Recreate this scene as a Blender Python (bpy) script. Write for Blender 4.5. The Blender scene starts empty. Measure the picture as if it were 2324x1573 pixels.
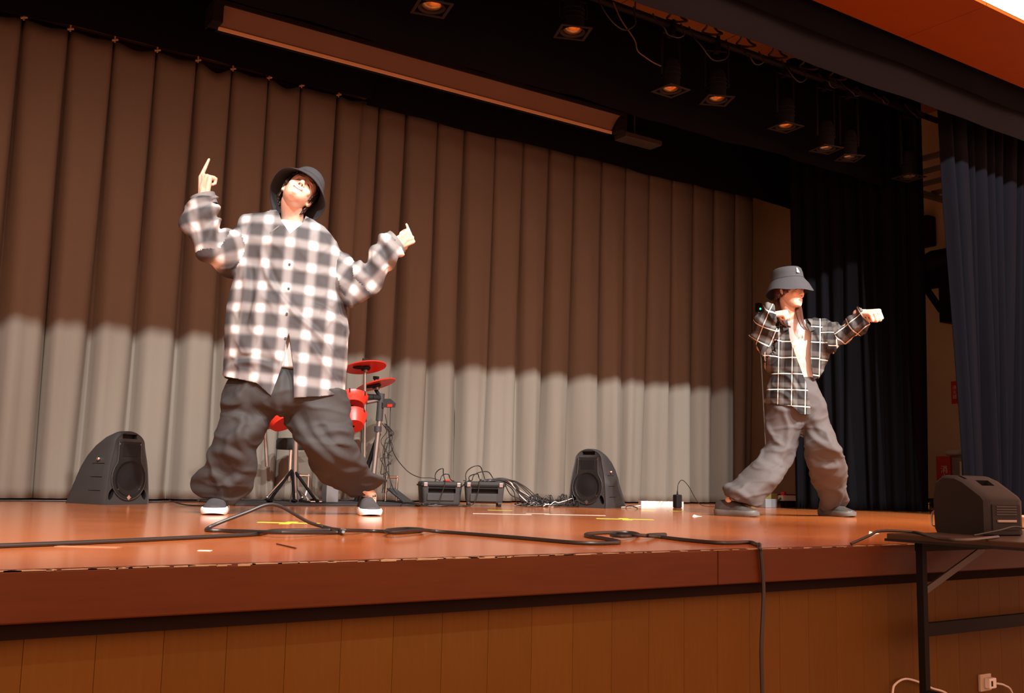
import bpy, bmesh, math, random
import numpy as np
from mathutils import Vector, Matrix, noise
random.seed(7)
scene = bpy.context.scene
COL = scene.collection
# ------------------------------------------------------------------ camera
W, H = 2324, 1573
CX, CY, FPX = W/2, H/2, 2317.0
PITCH, ROLL, YAW = (math.radians(a) for a in (7.30, 1.265, 33.96))
CAM = np.array([0.0, 0.0, 1.213])
_fw0 = np.array([math.sin(YAW), math.cos(YAW), 0]); _r0 = np.array([math.cos(YAW), -math.sin(YAW), 0]); _up = np.array([0, 0, 1.0])
FWD = _fw0*math.cos(PITCH) + _up*math.sin(PITCH); _u0 = _up*math.cos(PITCH) - _fw0*math.sin(PITCH)
RGT = _r0*math.cos(ROLL) + _u0*math.sin(ROLL); UPV = _u0*math.cos(ROLL) - _r0*math.sin(ROLL)
cam_d = bpy.data.cameras.new('camera'); cam = bpy.data.objects.new('camera', cam_d); COL.objects.link(cam)
cam_d.sensor_width = 36; cam_d.lens = FPX/W*36; cam_d.clip_start = 0.05
cam.matrix_world = Matrix(((RGT[0], UPV[0], -FWD[0], CAM[0]), (RGT[1], UPV[1], -FWD[1], CAM[1]), (RGT[2], UPV[2], -FWD[2], CAM[2]), (0, 0, 0, 1)))
scene.camera = cam
# ------------------------------------------------------------------ world, lights, exposure
wd = bpy.data.worlds.new('hall_light'); scene.world = wd; wd.use_nodes = True
wd.node_tree.nodes['Background'].inputs[0].default_value = (1.0, 0.46, 0.30, 1)
wd.node_tree.nodes['Background'].inputs[1].default_value = 2.3
def spot(name, loc, aim, power, size, color=(1, .95, .86), blend=.35, radius=.12):
    d = bpy.data.lights.new(name, 'SPOT'); d.energy = power; d.spot_size = math.radians(size); d.spot_blend = blend
    d.shadow_soft_size = radius; d.color = color
    o = bpy.data.objects.new(name, d); COL.objects.link(o); o.location = loc
    o.rotation_euler = (Vector(aim)-Vector(loc)).to_track_quat('-Z', 'Y').to_euler()
    return o
# the hall's own ceiling spotlights, well out over the hall; the valance cuts their beams across the back curtain
for k, (sx, ax) in enumerate(((-1.4, -.6), (.8, 1.2), (3.0, 3.8), (4.8, 6.0), (6.0, 6.8))):
    spot('hall_spot_%d_offscreen' % (k+1), (sx, -1.5, 6.84), (ax, -1.5+4.0, 6.84-4.0*.77), 2900, 42, blend=.4, radius=.06, color=(1, .975, .94))
scene.view_settings.view_transform = 'Standard'; scene.view_settings.look = 'None'
scene.view_settings.gamma = 1.0; scene.view_settings.use_curve_mapping = False
scene.view_settings.exposure = 0.0
# ------------------------------------------------------------------ pixel helpers (photo frame 2324 x 1573)
def ray(x, y): return FWD + RGT*(x-CX)/FPX - UPV*(y-CY)/FPX
def onz(x, y, z=1.0): d = ray(x, y); return CAM + d*(z-CAM[2])/d[2]
def ony(x, y, Y): d = ray(x, y); return CAM + d*Y/d[1]
def onx(x, y, X): d = ray(x, y); return CAM + d*X/d[0]
def at(x, y, dep): return CAM + ray(x, y)*dep
# ------------------------------------------------------------------ materials
MATS = {}
def mat(name, col, rough=.6, metal=0, spec=.5, noise_s=0, noise_a=.15, bump=0, bump_s=200, coat=0, emit=None, emit_s=0, stretch=(1, 1, 1), sheen=0, rnd=0):
    if name in MATS: return MATS[name]
    m = bpy.data.materials.new(name); m.use_nodes = True; MATS[name] = m
    nt = m.node_tree; b = nt.nodes['Principled BSDF']; L = nt.links.new
    b.inputs['Base Color'].default_value = (*col, 1); b.inputs['Roughness'].default_value = rough
    b.inputs['Metallic'].default_value = metal; b.inputs['Specular IOR Level'].default_value = spec
    b.inputs['Coat Weight'].default_value = coat; b.inputs['Sheen Weight'].default_value = sheen
    if emit: b.inputs['Emission Color'].default_value = (*emit, 1); b.inputs['Emission Strength'].default_value = emit_s
    if noise_s or bump:
        tc = nt.nodes.new('ShaderNodeTexCoord'); mp = nt.nodes.new('ShaderNodeMapping'); mp.inputs['Scale'].default_value = stretch
        L(tc.outputs['Object'], mp.inputs['Vector'])
    if noise_s:
        n = nt.nodes.new('ShaderNodeTexNoise'); n.inputs['Scale'].default_value = noise_s; n.inputs['Detail'].default_value = 5
        L(mp.outputs[0], n.inputs['Vector'])
        mx = nt.nodes.new('ShaderNodeMix'); mx.data_type = 'RGBA'
        mx.inputs['A'].default_value = (*[c*(1-noise_a) for c in col], 1); mx.inputs['B'].default_value = (*[min(1, c*(1+noise_a)) for c in col], 1)
        L(n.outputs['Fac'], mx.inputs['Factor'])
        out = mx.outputs['Result']
        if rnd:
            oi = nt.nodes.new('ShaderNodeObjectInfo'); mr = nt.nodes.new('ShaderNodeMapRange')
            mr.inputs['To Min'].default_value = 1-rnd; mr.inputs['To Max'].default_value = 1+rnd; L(oi.outputs['Random'], mr.inputs['Value'])
            vm = nt.nodes.new('ShaderNodeVectorMath'); vm.operation = 'SCALE'; L(out, vm.inputs[0]); L(mr.outputs[0], vm.inputs['Scale']); out = vm.outputs[0]
        L(out, b.inputs['Base Color'])
    if bump:
        n2 = nt.nodes.new('ShaderNodeTexNoise'); n2.inputs['Scale'].default_value = bump_s; n2.inputs['Detail'].default_value = 3
        L(mp.outputs[0], n2.inputs['Vector'])
        bp = nt.nodes.new('ShaderNodeBump'); bp.inputs['Strength'].default_value = bump; bp.inputs['Distance'].default_value = .01
        L(n2.outputs['Fac'], bp.inputs['Height']); L(bp.outputs[0], b.inputs['Normal'])
    return m
# ------------------------------------------------------------------ mesh builders
def tag(o, label=None, cat=None, group=None, kind=None):
    if label: o['label'] = label
    if cat: o['category'] = cat
    if group: o['group'] = group
    if kind: o['kind'] = kind
    return o
def empty(name, loc=(0, 0, 0), rz=0, label=None, cat=None, group=None):
    o = bpy.data.objects.new(name, None); COL.objects.link(o); o.location = tuple(loc); o.rotation_euler = (0, 0, rz)
    o.empty_display_size = .1
    return tag(o, label, cat, group)
def root_of(o):
    while o.parent: o = o.parent
    return o
def mesh_obj(name, V, F, m, parent=None, smooth=False, world=False):
    me = bpy.data.meshes.new(name)
    V = [tuple(v) for v in V]
    if world and parent:
        q = root_of(parent).location; V = [(v[0]-q[0], v[1]-q[1], v[2]-q[2]) for v in V]
    me.from_pydata(V, [], F); me.update()
    if m: me.materials.append(m)
    if smooth: me.polygons.foreach_set('use_smooth', [True]*len(me.polygons))
    o = bpy.data.objects.new(name, me); COL.objects.link(o)
    if parent: o.parent = parent
    return o
def catmull(P, n=8, closed=False):
    P = [np.array(p, float) for p in P]; out = []; N = len(P)
    rng = range(N if closed else N-1)
    for i in rng:
        p1 = P[i]; p2 = P[(i+1) % N]
        p0 = P[i-1] if (i > 0 or closed) else 2*p1-p2
        p3 = P[(i+2) % N] if (i+2 < N or closed) else 2*p2-p1
        for k in range(n):
            t = k/n
            out.append(.5*((2*p1)+(-p0+p2)*t+(2*p0-5*p1+4*p2-p3)*t*t+(-p0+3*p1-3*p2+p3)*t**3))
    if not closed: out.append(P[-1])
    return out
class MB:
    def __init__(s): s.V = []; s.F = []
    def add(s, V, F):
        k = len(s.V); s.V += [tuple(map(float, v)) for v in V]; s.F += [tuple(i+k for i in f) for f in F]; return s
    def box(s, x0, x1, y0, y1, z0, z1, bev=0):
        if not bev:
            V = [(x, y, z) for z in (z0, z1) for y in (y0, y1) for x in (x0, x1)]
            return s.add(V, [(0, 2, 3, 1), (4, 5, 7, 6), (0, 1, 5, 4), (2, 6, 7, 3), (0, 4, 6, 2), (1, 3, 7, 5)])
        b = bmesh.new(); bmesh.ops.create_cube(b, size=1)
        for v in b.verts: v.co = Vector(((x0+x1)/2+v.co.x*(x1-x0), (y0+y1)/2+v.co.y*(y1-y0), (z0+z1)/2+v.co.z*(z1-z0)))
        bmesh.ops.bevel(b, geom=b.edges[:], offset=bev, segments=2, affect='EDGES', profile=.5)
        b.verts.index_update(); s.add([v.co for v in b.verts], [[v.index for v in f.verts] for f in b.faces]); b.free(); return s
    def obox(s, c, ax, ay, az, hx, hy, hz):
        c, ax, ay, az = (np.array(q, float) for q in (c, ax, ay, az))
        V = [c+ax*hx*i+ay*hy*j+az*hz*k for k in (-1, 1) for j in (-1, 1) for i in (-1, 1)]
        return s.add(V, [(0, 2, 3, 1), (4, 5, 7, 6), (0, 1, 5, 4), (2, 6, 7, 3), (0, 4, 6, 2), (1, 3, 7, 5)])
    def cyl(s, p0, p1, r0, r1=None, seg=14, cap=True):
        r1 = r0 if r1 is None else r1
        p0, p1 = np.array(p0, float), np.array(p1, float); d = p1-p0; d /= np.linalg.norm(d)
        a = np.cross(d, [0, 0, 1.0] if abs(d[2]) < .9 else [1.0, 0, 0]); a /= np.linalg.norm(a); b = np.cross(d, a)
        V = [p+(a*math.cos(t)+b*math.sin(t))*r for p, r in ((p0, r0), (p1, r1)) for t in (2*math.pi*i/seg for i in range(seg))]
        F = [(i, (i+1) % seg, seg+(i+1) % seg, seg+i) for i in range(seg)]
        if cap: F += [tuple(range(seg-1, -1, -1)), tuple(range(seg, 2*seg))]
        return s.add(V, F)
    def tube(s, P, r, seg=8, cap=True):
        P = [np.array(p, float) for p in P]; N = len(P); V = []
        R = r if hasattr(r, '__len__') else [r]*N
        a = None
        for i in range(N):
            d = P[min(i+1, N-1)]-P[max(i-1, 0)]; d = d/(np.linalg.norm(d)+1e-9)
            if a is None: a = np.cross(d, [0, 0, 1.0] if abs(d[2]) < .9 else [1.0, 0, 0])
            a = a-d*(a@d); a /= np.linalg.norm(a)+1e-9; b = np.cross(d, a)
            V += [P[i]+(a*math.cos(2*math.pi*k/seg)+b*math.sin(2*math.pi*k/seg))*R[i] for k in range(seg)]
        F = [(i*seg+k, i*seg+(k+1) % seg, (i+1)*seg+(k+1) % seg, (i+1)*seg+k) for i in range(N-1) for k in range(seg)]
        if cap: F += [tuple(range(seg-1, -1, -1)), tuple(range((N-1)*seg, N*seg))]
        return s.add(V, F)
    def sphere(s, c, r, u=14, v=9, ax=None):
        c = np.array(c, float); r = np.array(r if hasattr(r, '__len__') else [r]*3, float)
        A = np.eye(3) if ax is None else np.array(ax, float)
        V = [c+A.T@(r*np.array([0, 0, -1.]))]
        for j in range(1, v):
            f = -math.pi/2+math.pi*j/v
            V += [c+A.T@(r*np.array([math.cos(f)*math.cos(2*math.pi*i/u), math.cos(f)*math.sin(2*math.pi*i/u), math.sin(f)])) for i in range(u)]
        V.append(c+A.T@(r*np.array([0, 0, 1.]))); T = len(V)-1
        F = [(0, 1+(i+1) % u, 1+i) for i in range(u)]
        F += [(1+j*u+i, 1+j*u+(i+1) % u, 1+(j+1)*u+(i+1) % u, 1+(j+1)*u+i) for j in range(v-2) for i in range(u)]
        F += [(T, 1+(v-2)*u+i, 1+(v-2)*u+(i+1) % u) for i in range(u)]
        return s.add(V, F)
    def capsule(s, p0, p1, r0, r1, seg=12):
        p0, p1 = np.array(p0, float), np.array(p1, float); d = p1-p0; n = np.linalg.norm(d); d = d/(n+1e-9)
        P = []; R = []
        for k in range(5):
            t = math.pi/2*(1-k/4); P.append(p0-d*r0*math.sin(t)); R.append(max(r0*math.cos(t), r0*.05))
        for k in range(5):
            t = math.pi/2*k/4; P.append(p1+d*r1*math.sin(t)); R.append(max(r1*math.cos(t), r1*.05))
        return s.tube(P, R, seg)
    def lathe(s, prof, seg=24, o=(0, 0, 0), ax=None, cap=False):
        o = np.array(o, float); A = np.eye(3) if ax is None else np.array(ax, float); n = len(prof)
        V = [o+A.T@np.array([r*math.cos(2*math.pi*k/seg), r*math.sin(2*math.pi*k/seg), z]) for r, z in prof for k in range(seg)]
        F = [(i*seg+k, i*seg+(k+1) % seg, (i+1)*seg+(k+1) % seg, (i+1)*seg+k) for i in range(n-1) for k in range(seg)]
        if cap: F += [tuple(range(seg-1, -1, -1)), tuple(range((n-1)*seg, n*seg))]
        return s.add(V, F)
    def prism(s, poly, d):
        # poly: 3d points of one face, d: extrusion vector
        poly = [np.array(p, float) for p in poly]; d = np.array(d, float); n = len(poly)
        return s.add(poly+[p+d for p in poly], [tuple(range(n-1, -1, -1)), tuple(range(n, 2*n))]+[(i, (i+1) % n, n+(i+1) % n, n+i) for i in range(n)])
    def build(s, name, m, parent=None, smooth=False, world=False):
        o = mesh_obj(name, s.V, s.F, m, parent, smooth, world)
        bm = bmesh.new(); bm.from_mesh(o.data); bmesh.ops.recalc_face_normals(bm, faces=bm.faces); bm.to_mesh(o.data); bm.free()
        if smooth:
            try: o.data.set_sharp_from_angle(angle=math.radians(38))
            except Exception: pass
        return o
def thing(name, mb, m, label, cat, group=None, smooth=False, loc=None, kind=None):
    # a one-mesh thing whose origin sits at its base
    A = np.array(mb.V)
    q = np.array([(A[:, 0].min()+A[:, 0].max())/2, (A[:, 1].min()+A[:, 1].max())/2, A[:, 2].min()]) if loc is None else np.array(loc)
    mb.V = [tuple(v-q) for v in A]
    o = mb.build(name, m, None, smooth); o.location = q
    return tag(o, label, cat, group, kind)
def struct(name, mb, m, smooth=False):
    o = mb.build(name, m, None, smooth); o['kind'] = 'structure'; return o
# ================================================================== THE SETTING
ST = 1.0           # stage floor height
HF = 0.30          # hall floor height
YF = 2.33          # stage front edge
def wood_floor(name, c1, c2, rough, plank=.09, coat=.4):
    m = bpy.data.materials.new(name); m.use_nodes = True; nt = m.node_tree; L = nt.links.new; b = nt.nodes['Principled BSDF']
    tc = nt.nodes.new('ShaderNodeTexCoord')
    br = nt.nodes.new('ShaderNodeTexBrick'); br.inputs['Scale'].default_value = 1; br.inputs['Brick Width'].default_value = 1.8; br.inputs['Row Height'].default_value = plank
    br.inputs['Mortar Size'].default_value = .0012; br.inputs['Color1'].default_value = (.35, .35, .35, 1); br.inputs['Color2'].default_value = (.65, .65, .65, 1); br.inputs['Mortar'].default_value = (0, 0, 0, 1)
    L(tc.outputs['Object'], br.inputs['Vector'])
    mp = nt.nodes.new('ShaderNodeMapping'); mp.inputs['Scale'].default_value = (1.2, 22, 1); L(tc.outputs['Object'], mp.inputs['Vector'])
    n = nt.nodes.new('ShaderNodeTexNoise'); n.inputs['Scale'].default_value = 2.2; n.inputs['Detail'].default_value = 7; L(mp.outputs[0], n.inputs['Vector'])
    ad = nt.nodes.new('ShaderNodeMix'); ad.data_type = 'RGBA'; ad.inputs['Factor'].default_value = .45; L(n.outputs['Fac'], ad.inputs['A']); L(br.outputs['Color'], ad.inputs['B'])
    cr = nt.nodes.new('ShaderNodeMix'); cr.data_type = 'RGBA'; cr.inputs['A'].default_value = (*c1, 1); cr.inputs['B'].default_value = (*c2, 1)
    L(ad.outputs['Result'], cr.inputs['Factor']); L(cr.outputs['Result'], b.inputs['Base Color'])
    n3 = nt.nodes.new('ShaderNodeTexNoise'); n3.inputs['Scale'].default_value = 3; n3.inputs['Detail'].default_value = 4; L(tc.outputs['Object'], n3.inputs['Vector'])
    mr = nt.nodes.new('ShaderNodeMapRange'); mr.inputs['To Min'].default_value = rough-.06; mr.inputs['To Max'].default_value = rough+.1; L(n3.outputs['Fac'], mr.inputs['Value'])
    L(mr.outputs[0], b.inputs['Roughness']); b.inputs['Coat Weight'].default_value = coat; b.inputs['Coat Roughness'].default_value = .10
    return m
M_floor = wood_floor('stage_boards', (.40, .105, .022), (.54, .165, .042), .17)
M_hall = wood_floor('hall_boards', (.25, .11, .04), (.34, .16, .06), .4)
M_fascia = mat('fascia_wood', (.066, .0150, .0004), .45, spec=.2, noise_s=4, noise_a=.22, stretch=(1.5, 1, 18), rnd=.06)
M_panel = mat('front_panel_wood', (.105, .048, .0045), .6, spec=.15, noise_s=5, noise_a=.16, stretch=(14, 1, 1.2), rnd=.06)
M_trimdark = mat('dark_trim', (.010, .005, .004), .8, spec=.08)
M_cream = mat('cream_wall', (.62, .56, .38), .8, noise_s=3, noise_a=.05)
M_black = mat('black_paint', (.004, .004, .0045), .8, spec=.1)
M_orange = mat('orange_soffit', (.18, .041, .0008), .7, spec=.08, noise_s=6, noise_a=.08)
M_ply = mat('ceiling_wood', (.40, .17, .045), .6, noise_s=3, noise_a=.15)
M_fasciawhite = mat('hall_wall_cream', (.50, .42, .31), .75, noise_s=3, noise_a=.04)
struct('floor', MB().box(-3.2, 9.9, YF+.035, 8.0, ST-.08, ST), M_floor)
struct('floor_hall', MB().box(-7, 12, -9, YF+.3, HF-.1, HF), M_hall)
# stage front: overhanging nosing boards, dark recess strip, vertical boards
t1 = struct('trim_1', MB().box(-3.2, 9.9, YF+.012, YF+.05, .893, ST-.02), M_trimdark)
for x0, x1 in ((-3.2, -1.2), (-1.2, .05), (.05, 2.365), (2.365, 4.2), (4.2, 6.1), (6.1, 8.0), (8.0, 9.9)):
    MB().box(x0+.001, x1-.001, YF, YF+.045, .893, ST+.0004, .004).build('board', M_fascia, t1)
# worn, chipped edge along the nosing: the bare pale wood shows
mb = MB(); rn = random.Random(3)
M_worn = mat('bare_chipped_wood', (.34, .25, .14), .8, noise_s=30, noise_a=.4)
x = -1.0
while x < 8.5:
    l = rn.uniform(.012, .09); w = rn.uniform(.004, .030)
    n = 5; P = []
    for k in range(n+1): P.append((x+l*k/n, YF-.0006+w*(.35+.65*rn.random())*(1 if 0 < k < n else .3), ST+.0011))
    base = [(x+l*k/n, YF-.0006, ST+.0011) for k in range(n, -1, -1)]
    mb.prism(P+base, (0, 0, -.0016))
    if rn.random() < .35:
        h = rn.uniform(.001, .0035); mb.box(x, x+l*.7, YF-.0008, YF+.001, ST-h, ST)
    x += l*.6+rn.uniform(-.004, .03)*(1 if x < 1.8 else 2.6)
o = mb.build('worn_edge', M_worn, t1); o['kind'] = 'stuff'; o['label'] = 'pale chipped wear along the stage edge'
struct('trim_2', MB().box(-3.2, 9.9, YF+.03, YF+.068, .858, .894), M_trimdark)  # recess shade below the nosing is put into this strip's dark colour
wf = struct('wall_front', MB().box(-3.2, 9.9, YF+.085, YF+.2, HF, .90), mat('panel_joint_brown', (.028, .011, .002), .8, spec=.1))
x = .394-.145*24
pm = MB().box(-.0722, .0722, YF+.062, YF+.085, HF, .862, .001); 
me = None
for i in range(88):
    xx = x+.145*(i+.5)
    if xx > 9.8: break
    if me is None: o = pm.build('panel', M_panel, wf); me = o.data
    else:
        o = bpy.data.objects.new('panel', me); COL.objects.link(o); o.parent = wf
    o.location = (xx, 0, 0)
# back and side walls of the stage house
struct('wall_back', MB().box(-3.3, 9.95, 7.9, 8.0, ST, 5.3), M_cream)
struct('wall_right', MB().box(9.8, 9.95, 4.05, 7.9, ST, 5.3), M_cream)
struct('wall_left', MB().box(-3.3, -3.2, 3.4, 7.9, ST, 5.3), M_cream)
bb = struct('baseboard_back', MB().box(-3.2, 9.8, 7.88, 7.9, ST, ST+.09), mat('dark_baseboard', (.02, .018, .016), .5))
struct('baseboard_right', MB().box(9.785, 9.8, 4.05, 7.88, ST, ST+.09), MATS['dark_baseboard'])
# proscenium: hall-side fascia wall, orange soffit panels under the beam, black stage side
ZS = 4.2
pr_ = struct('wall_proscenium', MB().box(-7, 12, 3.403, 3.47, ZS+.03, 8.0), M_fasciawhite)
for k in range(-6, 12):
    x0 = 5.79+.62*k*1.5
    if x0 > 11: break
    MB().box(x0+.003, x0+.93-.003, 3.385, 3.402, ZS+.021, 8.0).build('panel', M_fasciawhite, pr_)
sf = struct('ceiling_soffit', MB().box(-7, 12, 3.47, 3.98, ZS+.02, ZS+.3), M_trimdark)
for k in range(-6, 4):
    x0 = 5.80+1.85*k
    MB().box(x0+.002, x0+1.85-.002, 3.388, 3.98, ZS, ZS+.02).build('panel', M_orange, sf)
struct('wall_proscenium_right', MB().box(7.6, 12, 4.60, 4.72, HF, ZS), M_fasciawhite)
struct('wall_proscenium_left', MB().box(-7, -2.9, 3.90, 4.02, HF, ZS), M_fasciawhite)
# stage ceiling: wood panels with joints, black beams further back
cl = struct('ceiling', MB().box(-3.3, 9.95, 3.98, 8.0, 5.32, 5.45), M_black)
for k in range(-4, 8):
    x0 = 5.4+1.25*k
    if x0 > 9.5 or x0 < -4: continue
    for y0 in (4.0, 5.3, 6.6):
        MB().box(max(-3.3, x0)+.006, min(9.9, x0+1.25)-.006, y0+.006, y0+1.3-.006, 5.29, 5.32).build('panel', M_ply, cl)
# ------------------------------------------------------------------ curtains
def cloth(name, col, na=.10, rough=.9, sheen=.0, wv=420):
    return mat(name, col, rough, spec=.05, noise_s=1.3, noise_a=na, bump=.10, bump_s=wv, sheen=sheen)
M_curt = cloth('beige_curtain', (.158, .142, .118))
M_leg = cloth('black_curtain', (.0026, .0028, .0040))
M_navy = cloth('navy_curtain', (.0030, .0032, .0052))
M_val = cloth('grey_valance', (.016, .019, .028))
def pleated(name, A, B, zt, zb, lines, m, label, cat='curtain', depth=.09, groove=.011, rows=44, wav=.034, seed=1, sag=None, toward=None, per=14, slack=.0, group=None, bA=0, bB=0):
    """Sheet hung from A to B (xy). lines = positions (m from A) of the sewn pleats; grooves are sharp at the head and open into rolling folds at the foot."""
    r = random.Random(seed); A = np.array(A, float); B = np.array(B, float); Lg = np.linalg.norm(B-A); e = (B-A)/Lg
    n = np.array([e[1], -e[0]]) if toward is None else np.array(toward, float)
    L = sorted(set([0.0]+[l for l in lines if 0.02 < l < Lg-.02]+[Lg]))
    S = []; cell = []
    for i in range(len(L)-1):
        for k in range(per):
            c = k/per; c = .5-.5*math.cos(math.pi*c) if True else c
            S.append(L[i]+(L[i+1]-L[i])*c); cell.append((i, c))
    S.append(Lg); cell.append((len(L)-2, 1.0))
    ph = [r.uniform(0, 6.28) for _ in range(len(L)+2)]; am = [r.uniform(.55, 1.25) for _ in range(len(L)+2)]; dr = [r.uniform(-1, 1) for _ in range(len(L)+2)]
    V = []; F = []; nc = len(S)
    for j in range(rows+1):
        t = j/rows
        for s, (i, c) in zip(S, cell):
            wdt = L[i+1]-L[i]; d = min(c, 1-c)*wdt; li = i if c < .5 else i+1
            gw = groove*(1+3.6*t)*(am[li])
            g = math.exp(-(d/gw)**2)*depth*(.55+.45*min(1, t*3))*am[li]
            roll = wav*min(1, t*1.3)**1.5*(.5*math.sin(2*math.pi*c*1.0+ph[i])+.35*math.sin(4*math.pi*c+ph[i+1]*2+t*1.2))*math.sin(math.pi*c)**.5
            body = .022*math.sin(math.pi*c)
            sh = (dr[i]*(1-c)+dr[i+1]*c)*.035*t*t + .012*math.sin(3*t+ph[i])*t
            y = body+roll-g
            zz = zt+(zb-zt)*t
            if sag and t < .35:
                sg = sag[i] if i < len(sag) else .02
                zz -= sg*math.sin(math.pi*c)**2*(1-t/.35)
            p = A+e*(s+sh+slack*t*(s/Lg-.5)+t*(bA*(1-s/Lg)+bB*s/Lg))+n*y
            V.append((p[0], p[1], zz))
    for j in range(rows):
        for k in range(nc-1): F.append((j*nc+k, j*nc+k+1, (j+1)*nc+k+1, (j+1)*nc+k))
    V = np.array(V); q = np.array([(A[0]+B[0])/2, (A[1]+B[1])/2, zb])
    o = mesh_obj(name, V-q, F, m, None, True); o.location = q
    md = o.modifiers.new('thick', 'SOLIDIFY'); md.thickness = .004; md.offset = 0
    tag(o, label, cat, group)
    return o
YC = 7.2
lx = [.88, 1.17, 1.46, 1.75, 2.04, 2.30, 2.58, 2.84, 3.15]
lx = [.88-.29*k for k in range(12, 0, -1)]+lx
XA = -2.8
sg = [.018+.02*random.Random(k).random() for k in range(len(lx)+1)]; sg[-5] = .06; sg[-3] = .05; sg[-2] = .01
c1 = pleated('stage_curtain', (XA, YC), (3.36, YC), 4.16, ST+.012, [x-XA for x in lx], M_curt, 'beige pleated back curtain hung on visible hooks behind the drum kit', seed=4, sag=sg, group=None)
rx = [3.55, 3.80, 4.10, 4.37, 4.68, 4.98, 5.27, 5.56, 5.88, 6.17, 6.47, 6.77, 7.06, 7.35, 7.65]
c2 = pleated('stage_curtain', (3.30, YC+.07), (7.93, YC+.07), 4.19, ST+.012, [x-3.30 for x in rx], M_curt, 'beige pleated back curtain behind the case and the tangled cables', seed=9)
# hems and hooks
def hem(parent, x0, x1, y):
    pass
mbk = None
for k, xx in enumerate(lx[10:]):
    b = MB().cyl((xx, YC+.0, 4.155), (xx, YC+.0, 4.215), .006, seg=8); b.cyl((xx-.02, YC, 4.165), (xx+.02, YC, 4.18), .008, seg=8)
    b.build('hook', mat('curtain_hook', (.45, .33, .2), .4, noise_s=20), c1, world=True)
thing('curtain_rail', MB().box(-2.9, 8.0, YC+.10, YC+.14, 4.22, 4.26).box(-2.9, 3.4, YC+.02, YC+.05, 4.205, 4.235), mat('rail_brown', (.06, .035, .02), .6), 'brown curtain rail above the beige back curtain', 'rail')
thing('backing_board', MB().box(-2.9, 3.5, YC+.16, YC+.19, 3.9, 4.75), mat('backing_brown', (.085, .055, .04), .8, noise_s=4), 'dark brown board showing above the hooks of the back curtain', 'board')
# black border cloths over the stage
def border(name, Y, x0, x1, z0, z1, label, m=None, amp=.012, seed=1, wave=7):
    r = random.Random(seed); V = []; F = []; n = int((x1-x0)/.06); rows = 6
    for j in range(rows+1):
        for i in range(n+1):
            xx = x0+(x1-x0)*i/n; t = j/rows
            yy = Y+amp*(math.sin(xx*wave+seed)+.5*math.sin(xx*wave*2.3+2*seed))*(.3+.7*t)
            V.append((xx, yy, z1+(z0-z1)*t+(.008*math.sin(xx*3.1+seed) if j == rows else 0)))
    for j in range(rows):
        for i in range(n): F.append((j*(n+1)+i, j*(n+1)+i+1, (j+1)*(n+1)+i+1, (j+1)*(n+1)+i))
    q = np.array([(x0+x1)/2, Y, z0]); o = mesh_obj(name, np.array(V)-q, F, m or M_leg, None, True); o.location = q
    md = o.modifiers.new('thick', 'SOLIDIFY'); md.thickness = .004
    return tag(o, label, 'border cloth')
border('border_curtain', 5.15, -3.1, 7.2, 3.70, 4.42, 'black border cloth hanging right behind the row of stage lamps', seed=2)
border('border_curtain', 6.50, -3.1, 3.12, 3.905, 5.25, 'black border cloth behind the long strip light, over the curtain hooks', seed=3)
border('border_curtain', 6.52, 3.08, 9.3, 3.865, 5.25, 'black border cloth whose straight hem cuts off the beige curtain head', seed=5)
border('border_curtain', 4.06, -2.9, 9.0, 4.062, 5.0, 'black strip added for the dark band between the orange soffit and the grey valance', seed=8, amp=.004)  # black sheet added to make the dark band above the valance
border('valance_curtain', 4.14, -2.9, 9.0, 3.885, 5.2, 'dark grey valance cloth under the orange soffit', m=M_val, seed=6, wave=4, amp=.008)
# side legs and front curtain
def even(L, n, seed, j=.25):
    r = random.Random(seed); return [L*(k+r.uniform(-j, j))/n for k in range(1, n)]
Lg = math.hypot(.95, 1.15)
pleated('leg_curtain', (6.83, 5.86), (7.50, 5.0), ST+3.95, ST+.01, even(1.09, 10, 3), M_leg, 'black side curtain hanging beside the end of the beige curtain', seed=21, depth=.05, wav=.03, groove=.012, per=10, toward=(-.81, -.59))
pleated('front_curtain', (6.79, 4.36), (8.25, 4.42), ST+3.4, ST+.01, even(1.46, 9, 8), M_navy, 'dark navy front curtain drawn aside at the edge of the stage opening', seed=31, depth=.07, wav=.05, groove=.02, per=12, bA=.29, bB=-.46)
# ================================================================== THINGS
def gm(name, col, r=.5, **k): return mat(name, col, r, noise_s=k.pop('ns', 12), noise_a=k.pop('na', .12), **k)
M_plastic = gm('black_plastic', (.010, .010, .0105), .6, spec=.2, bump=.12, bump_s=900)
M_plastic2 = gm('charcoal_plastic', (.036, .037, .038), .55, spec=.3, bump=.1, bump_s=900)
M_grille = mat('grille_mesh', (.014, .013, .012), .4, metal=.4, noise_s=420, noise_a=.7, bump=.5, bump_s=500)
M_chrome = mat('chrome', (.72, .72, .72), .16, metal=1)
M_steel = gm('grey_steel', (.30, .30, .30), .32, metal=.9)
M_dsteel = gm('black_steel', (.005, .005, .0055), .6, metal=.0, spec=.12)
M_cable = mat('black_rubber', (.012, .012, .012), .45)
M_wcable = mat('white_pvc', (.62, .60, .55), .4)
M_white = mat('white_plastic', (.75, .74, .70), .4)
M_red = mat('drum_red', (.62, .030, .015), .38, noise_s=8, noise_a=.08)
M_signred = mat('sign_red', (.55, .018, .012), .45)
M_rubber = mat('rubber_black', (.010, .010, .010), .6)
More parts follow.
